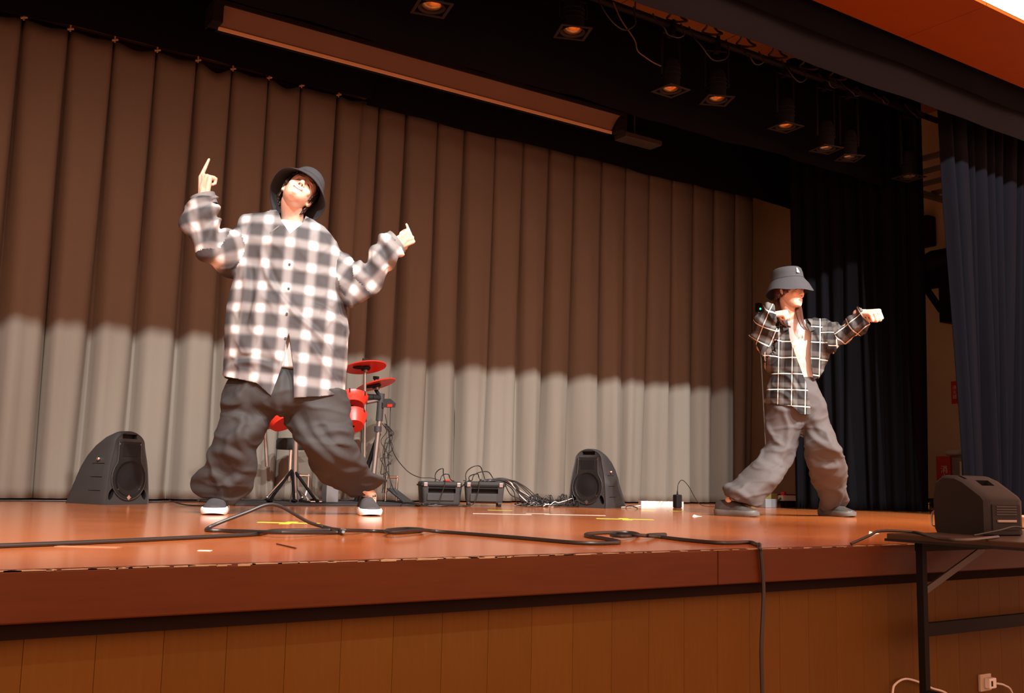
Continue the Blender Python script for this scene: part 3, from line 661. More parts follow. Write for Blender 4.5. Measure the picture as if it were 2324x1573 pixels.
# white power strip with adapters
pa, pb = fl(1452, 1147.5), fl(1548, 1149); d = pb-pa; Lp = np.linalg.norm(d); d /= Lp; pp = np.array([-d[1], d[0], 0])
pwr = empty('power_strip', (*((pa+pb)/2)[:2], ST), 0, 'white power strip lying at the foot of the beige curtain', 'power strip')
MB().obox((0, 0, .022), d, pp, (0, 0, 1), Lp/2, .03, .022).build('body', M_white, pwr)
for k in range(5): MB().obox(d*Lp*(k-2)*.17+np.array((0, 0, .0445)), d, pp, (0, 0, 1), .012, .012, .0015).build('socket', mat('socket_grey', (.3, .3, .28), .5), pwr)
ad = empty('power_adapter', (*fl(1528, 1150)[:2], ST), 0, 'black plug-in power adapter against the white power strip', 'adapter'); ad.location = ad.location+Vector((-.03, -.08, 0))
MB().box(-.03, .03, -.025, .025, 0, .105, .008).build('body', M_plastic, ad); MB().cyl((0, 0, .10), (0, 0, .135), .008, .004).build('strain_relief', M_plastic, ad, True)
q = np.array(ad.location)
cable([q+np.array((0, 0, .133)), q+np.array((.01, 0, .19)), q+np.array((.10, .05, .22)), q+np.array((.22, .1, .17)), q+np.array((.36, .12, .03)), q+np.array((.5, .1, .006)), q+np.array((.8, .1, .006))], .003, M_cable, 'thin black lead looping up from the power adapter', 6)
cable([fl(1411, 1151.5), fl(1432, 1151), pa+d*.005], .006, M_wcable, 'white flex feeding the power strip', 6)
cable([fl(1419, 1151.0, .004), fl(1427, 1148.5, .024), fl(1438, 1149.5, .024), fl(1447, 1154, .004)], .004, M_cable, 'short black cable arching beside the white flex', 6)
# boxes at the foot of the wall behind the curtain end
bx = lambda x, y: onz(x, y)
p = ony(1745, 1152, 6.35); thing('yellow_box', MB().box(p[0]-.07, p[0]+.13, 6.36, 6.5, ST, ST+.12, .004), gm('yellow_card', (.36, .32, .11), .7), 'dull yellow box at the end of the beige curtain', 'box')
p = ony(1735, 1153, 6.2); thing('grey_box', MB().box(p[0]-.05, p[0]+.09, 6.14, 6.26, ST, ST+.075, .004), gm('grey_card', (.16, .17, .18), .6), 'small flat grey box in front of the dull yellow box', 'box')
p = ony(1786, 1146, 6.35); o = empty('power_tap', (p[0], 6.35, ST), 0, 'white multi-plug tap resting on dark adapters beside the black curtain', 'power strip')
MB().box(-.09, .10, -.03, .03, .055, .105, .008).build('body', M_white, o); MB().box(-.06, -.03, -.02, .02, .10, .135, .004).build('plug', M_signred, o); MB().box(-.05, .1, -.035, .035, 0, .056, .008).build('adapter', M_plastic, o)
cable([(p[0]-.085, 6.345, ST+.08), (p[0]-.13, 6.325, ST+.066), (p[0]-.22, 6.31, ST+.012), (p[0]-.34, 6.31, ST+.008)], .007, mat('green_flex', (.01, .16, .12), .5), 'green cable running from the white multi-plug tap', 6)
# thin pole with a green indicator standing at the curtain end
YP = 6.95; a_ = ony(1739, 1030, YP); b_ = ony(1727, 800, YP); dz = (b_-a_)/(b_[2]-a_[2]); base = a_+dz*(ST-a_[2]); top = a_+dz*(ony(1726, 700, YP)[2]-a_[2])
o = empty('pole_stand', (base[0], base[1], ST), 0, 'thin pale blue pole with a green indicator at the end of the beige curtain', 'stand')
MB().cyl(base, top, .009).build('pole', mat('pale_blue_metal', (.35, .48, .52), .3, metal=.6), o, True, world=True); MB().lathe([(.0, 0), (.09, 0), (.09, .01), (.02, .02), (.0, .02)], 20).build('foot', M_dsteel, o, True)
MB().box(top[0]-.03, top[0]+.03, top[1]-.02, top[1]+.02, top[2]-.04, top[2]+.05, .006).build('head', M_plastic, o, world=True); MB().sphere((top[0], top[1]-.022, top[2]-.01), .010).build('indicator', mat('green_led', (.0, .4, .25), .4, emit=(.1, 1, .6), emit_s=2.0), o, True, world=True)
# tapes and scraps
def tape(x, y, w, l, m, label, rz=0, poly=None, cat='tape', group=None):
    c = onz(x, y, ST)
    P = poly or [(-w/2, -l/2), (w/2, -l/2), (w/2, l/2), (-w/2, l/2)]
    P = [(c[0]+a*math.cos(rz)-b*math.sin(rz), c[1]+a*math.sin(rz)+b*math.cos(rz), ST+.0003) for a, b in P]
    return thing('floor_tape' if cat == 'tape' else 'paper_scrap', MB().prism(P, (0, 0, .0008)), m, label, cat, group)
M_ty = mat('yellow_green_tape', (.55, .62, .05), .6, noise_s=20); M_tw = mat('white_tape', (.80, .78, .72), .6, noise_s=20, noise_a=.2)
star = [(-.13, -.022), (-.02, -.022), (-.02, -.10), (.024, -.10), (.024, -.022), (.13, -.018), (.13, .024), (.024, .022), (.022, .10), (-.022, .10), (-.02, .022), (-.13, .024)]
tape(655, 1187, 0, 0, M_ty, 'yellow-green tape cross on the floor between the raised cable and the dancer', YAW*-1, star)
tape(1418, 1178.5, 0, 0, M_ty, 'yellow-green tape cross on the floor before the ribbed loudspeaker', -YAW, [(a*1.2, b*1.1) for a, b in star])
tape(1140, 1167, .34, .03, M_tw, 'white tape strip on the floor in front of the wheeled case', -YAW*.9)
tape(1305, 1169, .36, .035, M_tw, 'white ragged tape strip in front of the ribbed loudspeaker', -YAW*.95)
tape(1220, 1166, .14, .02, M_tw, 'short white tape scrap between the two long white strips', -YAW)
tape(1135, 1158.5, .16, .03, M_ty, 'thin yellow tape mark by the wheeled case', -YAW)
tape(1470, 1160, .10, .04, M_ty, 'short yellow tape mark before the white power strip', -YAW)
tape(1535, 1160, .12, .04, M_ty, 'short yellow tape mark before the black power adapter', -YAW)
tape(200, 1241.5, .17, .035, mat('clear_tape', (.45, .22, .12), .25), 'translucent tape piece on the boards near the stage edge', -YAW)
tape(465, 1250, .035, .02, M_tw, 'tiny pale scrap on the boards by the stage edge', -YAW, cat='paper')
def scrap(x, y, s, label):
    c = onz(x, y, ST); mb = MB(); P = [(-.5, -.15, .002), (.0, -.25, .004), (.5, -.05, .002), (.15, .2, .012), (-.1, .1, .03)]
    P = [(c[0]+a*s, c[1]+b*s, ST+z*s*4) for a, b, z in P]
    mb.add(P+[(p[0], p[1], p[2]-.0015) for p in P], [(0, 1, 4), (1, 2, 3), (1, 3, 4), (6, 5, 9), (7, 6, 8), (8, 6, 9), (0, 5, 6, 1), (1, 6, 7, 2), (2, 7, 8, 3), (3, 8, 9, 4), (4, 9, 5, 0)])
    thing('paper_scrap', mb, M_tw, label, 'paper')
scrap(1580, 1172, .09, 'white crumpled paper scrap on the floor left of the grey trainers')
scrap(1980, 1211, .085, 'white paper scrap on the boards between dancer and small monitor')
s0, s1 = onz(628, 1236), onz(672, 1246)
dv = (s1-s0)/np.linalg.norm(s1-s0); thing('splinter', MB().obox((s0+s1)/2+np.array((0, 0, .002)), dv, (-dv[1], dv[0], 0), (0, 0, 1), np.linalg.norm(s1-s0)/2, .002, .0018), mat('dark_wood', (.06, .02, .01), .7), 'thin dark wooden splinter on the boards near the stage edge', 'splinter')
# small metal stand lying by the black curtain, with leads
c = onz(2108, 1160); c[2] = ST
o = empty('stand_clamp', c, 0, 'small brass and chrome stand clamp lying by the black side curtain', 'clamp'); M_br = mat('brass', (.55, .38, .10), .25, metal=1)
MB().cyl((0, 0, .0), (0, 0, .06), .014).sphere((0, 0, .065), .018).build('bolt', M_br, o, True); MB().cyl((-.13, 0, .012), (.16, .03, .012), .010).cyl((-.06, -.04, .01), (.1, .05, .03), .008).build('tube', M_chrome, o, True)
cable([c+np.array(q) for q in ((-.7, .35, .005), (-.5, .2, .005), (-.42, .15, .10), (-.36, .12, .09), (-.3, .1, .006), (-.16, -.07, .006), (.0, -.10, .006), (.3, -.14, .006))], .004, M_cable, 'black cable looping up at the foot of the black side curtain', 6)
thing('metal_rod', MB().cyl(c+np.array((-.22, .05, .02)), c+np.array((-.30, .07, .14)), .004), M_steel, 'thin metal rod leaning up by the black side curtain', 'rod')
# monitor leads on the table
T = 1.045
tt = lambda x, y, z=.005: np.array([*onz(x, y, T+z)[:2], T+z])
cable([np.array((3.05, 2.36, ST+.006)), np.array((3.12, 2.335, ST+.035)), np.array((3.155, 2.32, T+.006)), np.array((3.20, 2.27, T+.009)), np.array((3.24, 2.22, T+.0055)), tt(2130, 1222), tt(2190, 1226), np.array((3.30, 1.96, T+.006))], .005, M_cable, 'black cable leading from the stage onto the folding table', 6)
n0 = onz(2243, 1217, T)
cable([n0+np.array((-.12, -.02, .005)), n0+np.array((-.02, -.05, .022)), n0+np.array((.07, -.06, .035)), n0+np.array((.14, -.08, .02)), n0+np.array((.20, -.10, .005))], .003, M_cable, 'thin grey-black lead bowing in front of the small monitor', 7)
# outlet and white cords on the panelled stage front
w0 = ony(2238, 1550, YF+.055)
o = empty('wall_outlet', (w0[0], YF+.062, w0[2]), 0, 'pale outlet box on the stage front under the folding table', 'outlet')
MB().box(-.045, .03, -.012, 0, -.03, .035, .003).build('plate', gm('outlet_beige', (.45, .38, .28), .5), o); MB().box(-.02, .028, -.035, -.012, -.018, .022, .004).build('plug', M_white, o); MB().box(-.01, .0, -.0365, -.035, -.008, .012).build('mark', M_plastic, o)
cable([(w0[0]+.028, YF+.03, w0[2]), (w0[0]+.07, YF+.02, w0[2]-.01), (w0[0]+.14, YF+.03, w0[2]-.05), (w0[0]+.2, YF+.03, w0[2]-.2)], .004, M_wcable, 'white cord plugged into the outlet under the folding table', 6)
cable([ony(x, y, YF+.045) for x, y in ((2024, 1640), (2026, 1572), (2033, 1552), (2055, 1541), (2085, 1548), (2115, 1562), (2150, 1575), (2200, 1620))], .004, M_wcable, 'white cord arching against the panelled stage front', 6)
# ------------------------------------------------------------------ overhead: pipe, stage lamps, strip light
PY = 4.8
thing('lighting_pipe', MB().cyl((-2.6, PY, 4.235), (7.43, PY, 4.215), .024, seg=16), M_dsteel, 'black horizontal lighting pipe carrying the stage lamps', 'pipe', smooth=True)
M_lens = mat('amber_lens', (.75, .42, .16), .22, metal=.85)
M_lens2 = mat('clear_lens', (.5, .5, .5), .1, metal=.85)
M_gel = mat('gel_frame', (.014, .011, .010), .6, spec=.2, noise_s=200, noise_a=.4)
def lamp(px, py, warm, size, rz, label):
    c = ony(px, py, PY); r = empty('stage_lamp', (c[0], PY, c[2]), rz, label, 'stage light', 'lamps on the pipe')
    h = size/2; ztop = 4.22-c[2]
    mb = MB().box(-h, h, -h, h, 0, .004); mb.V = []; mb.F = []
    for a, b, q, w in ((-h, h, -h, -h+.018), (-h, h, h-.018, h), (-h, -h+.018, -h+.018, h-.018), (h-.018, h, -h+.018, h-.018)): mb.box(a, b, q, w, 0, .005)
    fr = mb.build('gel_frame', M_gel, r)
    MB().lathe([(h*.78, .004), (h*.62, .012), (h*.60, .03)], 24).build('gel_ring', M_gel, fr, True)
    MB().lathe([(h*.60, .022), (h*.45, .010), (h*.2, .003), (.001, .001)], 24).build('lens', M_lens if warm else M_lens2, r, True)
    MB().lathe([(h*.64, .02), (h*.66, .05), (h*.66, .17), (h*.5, .21), (.01, .22)], 24).build('housing', M_black, r, True)
    mb = MB()
    for k in range(3): mb.lathe([(h*.70, .08+.03*k), (h*.74, .085+.03*k), (h*.70, .09+.03*k)], 24)
    mb.build('cooling_fins', M_black, r, True)
    MB().tube([(-h*.85, 0, .10), (-h*.85, 0, ztop-.07), (h*.85, 0, ztop-.07), (h*.85, 0, .10)], .009, 6).build('yoke', M_dsteel, r)
    MB().box(-.02, .02, -.03, .03, ztop-.08, ztop-.022, .004).box(-.012, .012, -.034, -.026, ztop-.03, ztop+.03).cyl((.0, -.05, ztop-.045), (0, .05, ztop-.045), .006).build('clamp', M_dsteel, r)
    return r
labs = ['amber-lensed stage lamp over the end of the strip light, first on the pipe', 'amber-lensed stage lamp on the pipe, second along from the strip light end', 'amber-lensed stage lamp, left one of the close middle pair on the pipe', 'amber-lensed stage lamp, right one of the close middle pair on the pipe', 'amber-lensed stage lamp hanging alone between the middle pair and the clear lamps', 'clear-lensed stage lamp next to the lone amber lamp on the pipe', 'clear-lensed stage lamp in the middle of the three clear ones', 'clear-lensed stage lamp at the pipe end near the navy front curtain']
for (px, py, wm, sz), lb in zip(((980, 20, 1, .20), (1300, 75, 1, .20), (1522, 207, 1, .185), (1627, 229, 1, .19), (1783, 290, 1, .185), (1875, 340, 0, .18), (1928, 360, 0, .17), (2063, 404, 0, .19)), labs): lamp(px, py, wm, sz, random.uniform(-.5, .3), lb)
rn = random.Random(8)
lamp_x = [ony(px, py, PY)[0] for px, py in ((980, 20), (1300, 75), (1522, 207), (1627, 229), (1783, 290), (1875, 340), (1928, 360), (2063, 404))]
def clear_x(x):
    for q in lamp_x:
        if abs(x-q) < .065: x = q+math.copysign(.065, x-q)
    return x
for k in range(9):
    xx = 4.0+.38*k+rn.uniform(-.1, .1); rr = rn.uniform(.06, .16); xa, xb = clear_x(xx-rr), clear_x(xx+rr); P = [(xa, PY-.027, 4.24)]
    for j in range(1, 8):
        t = math.pi*j/8; P.append(((xa+xb)/2-(xb-xa)/2*math.cos(t), PY-.092+rn.uniform(-.008, .008)+(.03 if j in (1, 7) else 0), 4.225-rr*1.3*math.sin(t)))
    P.append((xb, PY-.027, 4.24))
    cable(P, .005, M_cable, 'black cable drooping from the lighting pipe', 4, group='cables drooping from the pipe')
for k in range(6):
    xx = 4.5+.33*k; P = [(xx+.09*math.cos(t)*(1 if j % 2 else .6), PY-.005+.03*math.sin(2*t), 4.297+.04*math.sin(t)) for j, t in enumerate(np.linspace(0, 6.3, 9))]
    cable(P, .008, M_cable, 'black cable coiled on top of the lighting pipe', 4, group='cables coiled on the pipe')
cable([ony(x, y, PY-.03) for x, y in ((1392, 5), (1410, 45), (1440, 90), (1447, 115), (1465, 130), (1483, 142), (1500, 150))], .004, M_wcable if False else mat('brown_cord', (.09, .05, .03), .6), 'thin brown cord hanging from the pipe towards the middle lamps', 5)
# long strip light
SY = 6.30
a = ony(498, 54, SY); b = ony(1392, 299, SY); zl = (a[2]+b[2])/2-.004
sl = empty('strip_light', ((a[0]+b[0])/2, SY, zl), 0, 'long black strip light with a brown reflector above the beige curtain', 'strip light')
hx = (b[0]-a[0])/2; q = np.array(sl.location)
M_refl = mat('strip_reflector', (.13, .075, .05), .6, noise_s=3, noise_a=.15)
n = 8; V = []; F = []
for k in range(n+1):
    t = k/n*math.pi*.55; yy = .10-.17*math.cos(t)*.9; zz = .012+.13*math.sin(t)
    V += [(-hx, -yy+.02, zz), (hx, -yy+.02, zz)]
V = [(x, .03-.12*(k//2/n), .006+.10*math.sin(k//2/n*1.4)) for k, (x, _, _) in enumerate(V)]
F = [(2*k, 2*k+1, 2*k+3, 2*k+2) for k in range(n)]
MB().add(V, F).build('reflector', M_refl, sl, True)
MB().box(-hx, hx, .018, .026, -.020, .003).build('lip', mat('strip_lip', (.85, .60, .36), .35), sl)
MB().box(-hx-.06, hx+.06, .04, .08, -.012, .13).box(-hx-.07, -hx-.005, -.09, .08, -.012, .13).box(hx+.005, hx+.07, -.09, .08, -.012, .13).box(-hx-.06, hx+.06, -.10, .08, .108, .135).build('housing', M_plastic, sl)
MB().cyl((-hx*.7, .03, .13), (-hx*.7, .03, 1.2), .008).cyl((hx*.7, .03, .13), (hx*.7, .03, 1.2), .008).build('hanger', M_dsteel, sl, True)
c = ony(1445, 318, SY); thing('flat_fixture', MB().box(c[0]-.16, c[0]+.24, SY-.05, SY+.10, c[2]-.012, c[2]+.03, .004).cyl((c[0], SY+.03, c[2]+.03), (c[0], SY+.03, 5.28), .007), gm('fixture_grey', (.045, .042, .04), .5), 'flat dark grey fixture just beyond the end of the strip light', 'fixture')
# ------------------------------------------------------------------ wings: wall equipment and fire extinguisher corner
def text_mesh(name, body, size, Mx, m, parent, spacing=1.0):
    cu = bpy.data.curves.new(name, 'FONT'); cu.body = body; cu.size = size; cu.align_x = 'CENTER'; cu.align_y = 'CENTER'; cu.space_line = spacing; cu.extrude = .0008
    t = bpy.data.objects.new(name, cu); COL.objects.link(t); bpy.context.view_layer.update()
    me = bpy.data.meshes.new_from_object(t.evaluated_get(bpy.context.evaluated_depsgraph_get())); bpy.data.objects.remove(t)
    me.transform(Mx); me.materials.clear(); me.materials.append(m)
    o = bpy.data.objects.new(name, me); COL.objects.link(o); o.parent = parent; return o
FACE = Matrix(((0, 0, -1, 0), (-1, 0, 0, 0), (0, 1, 0, 0), (0, 0, 0, 1)))
WX = 9.795
p0, p1 = onx(2159, 866, WX), onx(2176, 916, WX)
c = (p0+p1)/2; hw, hh = abs(p0[1]-p1[1])/2, abs(p0[2]-p1[2])/2
o = empty('fire_extinguisher_sign', (WX-.001, c[1], c[2]), 0, 'red wall sign with white vertical lettering 消火器 in the wing', 'sign')
MB().box(-.008, 0, -hw, hw, -hh, hh).build('plate', M_signred, o)
tx = text_mesh('lettering', '消\n火\n器', hw*1.25, Matrix.Translation((-.0085, 0, 0)) @ FACE, M_white, o, 1.0)
BX = 9.40
p0, p1 = onx(2124, 1036, BX), onx(2156, 1036, BX); z1 = p0[2]
o = empty('extinguisher_box', (BX+.12, (p0[1]+p1[1])/2, ST), 0, 'red fire extinguisher box with white lettering 消火器 on the floor', 'box')
hw = abs(p0[1]-p1[1])/2
MB().box(-.12, .12, -hw, hw, 0, z1-ST, .004).build('body', M_signred, o)
text_mesh('lettering', '消\n火\n器', hw*1.05, Matrix.Translation((-.1215, -.01, (z1-ST)*.58)) @ FACE, M_white, o, 1.0)
MB().box(-.122, -.12, hw*.45, hw*.85, (z1-ST)*.38, (z1-ST)*.52).build('label_strip', M_white, o)
p2 = onx(2179, 1036, BX); o2 = empty('grey_cabinet', (BX+.12, (p1[1]+p2[1])/2-.001, ST), 0, 'grey metal cabinet beside the red extinguisher box', 'cabinet')
hw2 = abs(p1[1]-p2[1])/2
MB().box(-.1, .14, -hw2, hw2, 0, z1-ST-.01, .006).build('body', gm('cabinet_grey', (.22, .22, .21), .5), o2); MB().box(-.104, -.1, -hw2, -hw2+.02, .05, z1-ST-.05).build('edge_strip', M_white, o2)
p = onx(2150, 1030, BX); thing('plastic_bag', MB().sphere((BX+.12, p[1], z1+.042), (.10, .09, .04), 16, 10), gm('bag_white', (.7, .72, .74), .35, bump=.6, bump_s=25), 'crumpled white plastic bag on top of the red extinguisher box', 'bag', smooth=True)
# spotlight on a wall bracket
c = onx(2140, 640, 9.55)
o = empty('bracket_spotlight', c, 0, 'black spotlight on a braced wall bracket in the wing', 'stage light')
zb = lambda y: onx(2140, y, 9.55)[2]-c[2]; yb = lambda x: onx(x, 640, 9.55)[1]-c[1]
MB().box(-.03, .24, yb(2151), yb(2133), zb(732), zb(640), .006).build('post', M_dsteel, o)
MB().box(-.05, .1, yb(2158), yb(2098), zb(648), zb(612), .004).build('shelf', M_dsteel, o)
A, B = np.array((0, yb(2099), zb(645))), np.array((0, yb(2135), zb(705))); d = (B-A)/np.linalg.norm(B-A)
MB().obox((A+B)/2, d, (1, 0, 0), np.cross(d, (1, 0, 0)), np.linalg.norm(B-A)/2, .02, .03).build('brace', M_dsteel, o)
MB().capsule((-.03, yb(2125), zb(592)), (-.03, yb(2158), zb(588)), .12, .10, 20).build('lamp_body', M_plastic, o, True)
MB().cyl((-.12, yb(2115), zb(600)), (-.05, yb(2098), zb(604)), .05, .06).build('snout', M_plastic, o, True)
MB().cyl((0, yb(2095), zb(600)), (0, yb(2120), zb(588)), .008).build('arm', M_steel, o, True)
c = onx(2095, 525, 9.7); thing('wall_speaker', MB().box(c[0]-.06, c[0]+.095, c[1]-.10, c[1]+.12, c[2]-.17, c[2]+.16, .02), M_plastic, 'small black speaker fixed high on the wing wall', 'speaker')
# grey steel ceiling frame in the wing
for k, (y0, z0) in enumerate(((460, 4.45), (485, 4.32))):
    pass
fr = empty('ceiling_frame', (8.9, 5.7, 4.15), 0, 'grey steel ladder frame hung below the ceiling in the wing', 'frame')
M_fr = gm('frame_grey', (.14, .14, .14), .5)
for yy in (-.5, .35): MB().box(-.75, .85, yy, yy+.06, 0, .05).build('side_rail', M_fr, fr)
for k in range(5): MB().box(-.7+.36*k, -.65+.36*k, -.5, .4, .05, .09).build('rung', M_fr, fr)
MB().cyl((-.6, -.47, .05), (-.6, -.47, 1.16), .01).cyl((.7, .38, .05), (.7, .38, 1.16), .01).build('hanger', M_fr, fr, True)
# ================================================================== THE TWO DANCERS
def remesh(mb, voxel, smooth_it=3, fac=.5, name='tmp'):
    me = bpy.data.meshes.new(name); me.from_pydata(mb.V, [], mb.F); me.update()
    bm = bmesh.new(); bm.from_mesh(me); bmesh.ops.recalc_face_normals(bm, faces=bm.faces); bm.to_mesh(me); bm.free()
    o = bpy.data.objects.new(name, me); COL.objects.link(o)
    m = o.modifiers.new('r', 'REMESH'); m.mode = 'VOXEL'; m.voxel_size = voxel
    if smooth_it: s = o.modifiers.new('s', 'SMOOTH'); s.iterations = smooth_it; s.factor = fac
    bpy.context.view_layer.update()
    out = bpy.data.meshes.new_from_object(o.evaluated_get(bpy.context.evaluated_depsgraph_get()))
    bpy.data.objects.remove(o); bpy.data.meshes.remove(me)
    out.polygons.foreach_set('use_smooth', [True]*len(out.polygons))
    return out
def verts_np(me): a = np.empty(len(me.vertices)*3); me.vertices.foreach_get('co', a); return a.reshape(-1, 3)
def set_verts(me, A): me.vertices.foreach_set('co', A.ravel()); me.update()
def normals_np(me): a = np.empty(len(me.vertices)*3); me.vertices.foreach_get('normal', a); return a.reshape(-1, 3)
def attr(me, name, A):
    if A.ndim == 1: at_ = me.attributes.new(name, 'FLOAT', 'POINT'); at_.data.foreach_set('value', A.astype(np.float32))
    else: at_ = me.attributes.new(name, 'FLOAT_VECTOR', 'POINT'); at_.data.foreach_set('vector', A.astype(np.float32).ravel())
class Fig:
    def __init__(s, base, name):
        s.B = np.array(base, float); v = s.B-CAM; v[2] = 0; s.n = v/np.linalg.norm(v); s.R = np.array([s.n[1], -s.n[0], 0]); s.U = np.array([0, 0, 1.])
    def p(s, x, y, d=0.0):
        r = ray(x, y); return CAM+r*(((s.B-s.n*d-CAM)@s.n)/(r@s.n))
    def px(s, A):
        V = A-CAM; z = V@FWD; return np.stack([CX+FPX*(V@RGT)/z, CY-FPX*(V@UPV)/z], 1)
    def loft(s, mb, ctrl, n=6, seg=30, wr=None, e=1.0):
        K = []
        for c in ctrl:
            xl, yl, xr, yr = c[:4]; rt = c[4] if len(c) > 4 else .85; d = c[5] if len(c) > 5 else 0.0
            L, Q = s.p(xl, yl, d), s.p(xr, yr, d); h = (Q-L)/2; K.append(np.concatenate([(L+Q)/2, h, [np.linalg.norm(h)*rt]]))
        K = catmull(K, n); N = len(K); V = []
        for i, k in enumerate(K):
            c, h, dp = k[:3], k[3:6], k[6]; hn = np.linalg.norm(h)
            for j in range(seg):
                t = 2*math.pi*j/seg; ct, st = math.cos(t), math.sin(t)
                ct = math.copysign(abs(ct)**e, ct); st = math.copysign(abs(st)**e, st)
                v = h*ct-s.n*dp*st
                if wr: v = v*(1+wr(i/(N-1), t)/max(hn, .02))
                V.append(c+v)
        F = [(i*seg+k, i*seg+(k+1) % seg, (i+1)*seg+(k+1) % seg, (i+1)*seg+k) for i in range(N-1) for k in range(seg)]
        F += [tuple(range(seg-1, -1, -1)), tuple(range((N-1)*seg, N*seg))]
        mb.add(V, F)
def wrinkle(me, amp, scale, stretch=None, seed=0, width=.16, broad=.6):
    """creases along the zero lines of a stretched noise, over a broad soft undulation"""
    A = verts_np(me); N = normals_np(me); q = A*scale if stretch is None else (A@np.array(stretch).T)*scale
    w = np.empty(len(A))
    for i, c in enumerate(q):
        v = noise.noise((c[0]+seed, c[1]-seed, c[2]+2*seed)); w[i] = math.exp(-(v/width)**2)+broad*noise.noise((c[0]*.6-seed, c[1]*.6, c[2]*.6))-.35
    set_verts(me, A+N*(w*amp)[:, None])
def crease(fig, me, pts, width, amp, front=0.0):
    # one long fold of cloth following a line on the front of the garment
    A = verts_np(me); N = normals_np(me); X = np.stack([(A-fig.B)@fig.R, A[:, 2]], 1); best = np.full(len(A), 9.0); sd = np.zeros(len(A))
    Q = [fig.p(*q) for q in pts]; Q = catmull([np.array([(q-fig.B)@fig.R, q[2]]) for q in Q], 6); ln = len(Q)-1
    fade = np.ones(len(A))
    for i, (a, b) in enumerate(zip(Q[:-1], Q[1:])):
        d = b-a; l = np.linalg.norm(d)+1e-9; d = d/l; t = np.clip((X-a)@d, 0, l); v = X-a-t[:, None]*d; ds = np.linalg.norm(v, axis=1); k = ds < best
        best[k] = ds[k]; sd[k] = np.sign(d[0]*v[k, 1]-d[1]*v[k, 0]); u = (i+t/l)/ln; fade[k] = np.minimum(1, 4*np.minimum(u[k], 1-u[k])+.1)
    s = best*sd/width; w = amp*fade*(np.exp(-s**2)-.7*np.exp(-(s-1.6)**2))*((-(A-fig.B)@fig.n) > front)
    set_verts(me, A+N*w[:, None])
def inside(poly, P):
    x, y = P[:, 0], P[:, 1]; r = np.zeros(len(P), bool); n = len(poly); j = n-1
    for i in range(n):
        xi, yi = poly[i]; xj, yj = poly[j]
        c = ((yi > y) != (yj > y)) & (x < (xj-xi)*(y-yi)/(yj-yi+1e-12)+xi); r ^= c; j = i
    return r
def cut(fig, me, poly, front=None, keep_inside=False, d=0.0):
    """trim a garment along a hem/placket given as a polyline in the figure's own upright plane; front = only the side facing the hall"""
    bm = bmesh.new(); bm.from_mesh(me); n = len(poly)
    for i in range(n):
        a, b = fig.p(*poly[i], d), fig.p(*poly[(i+1) % n], d); va = a-CAM; vb = b-CAM
        nn = np.cross(b-a, fig.n); nn /= np.linalg.norm(nn)
        lo, hi = min((a-fig.B)@fig.R, (b-fig.B)@fig.R)-.03, max((a-fig.B)@fig.R, (b-fig.B)@fig.R)+.03
        zl, zh = min(a[2], b[2])-.03, max(a[2], b[2])+.03
        fs = [f for f in bm.faces if lo <= (np.array(f.calc_center_median())-fig.B)@fig.R <= hi and zl <= f.calc_center_median().z <= zh]
        g = fs+list({e for f in fs for e in f.edges})+list({v for f in fs for v in f.verts})
        bmesh.ops.bisect_plane(bm, geom=g, plane_co=a, plane_no=nn, dist=1e-5)
    cs = np.array([f.calc_center_median() for f in bm.faces])
    P2 = np.stack([(cs-fig.B)@fig.R, cs[:, 2]], 1)
    pl = [((fig.p(*q, d)-fig.B)@fig.R, fig.p(*q, d)[2]) for q in poly]
    ins = inside(pl, P2); kill = ~ins if keep_inside else ins
    if front is not None: kill &= (-(cs-fig.B)@fig.n) > front
    bm.faces.ensure_lookup_table()
    bmesh.ops.delete(bm, geom=[bm.faces[i] for i in np.nonzero(kill)[0]], context='FACES')
    bm.to_mesh(me); bm.free(); me.update()
def put(name, me, m, parent, solid=0, label=None):
    q = np.array(root_of(parent).location); set_verts(me, verts_np(me)-q); me.materials.clear(); me.materials.append(m)
    me.polygons.foreach_set('use_smooth', [True]*len(me.polygons))
    o = bpy.data.objects.new(name, me); COL.objects.link(o); o.parent = parent
    if solid: md = o.modifiers.new('thick', 'SOLIDIFY'); md.thickness = solid; md.offset = -1
    if label: o['label'] = label
    return o
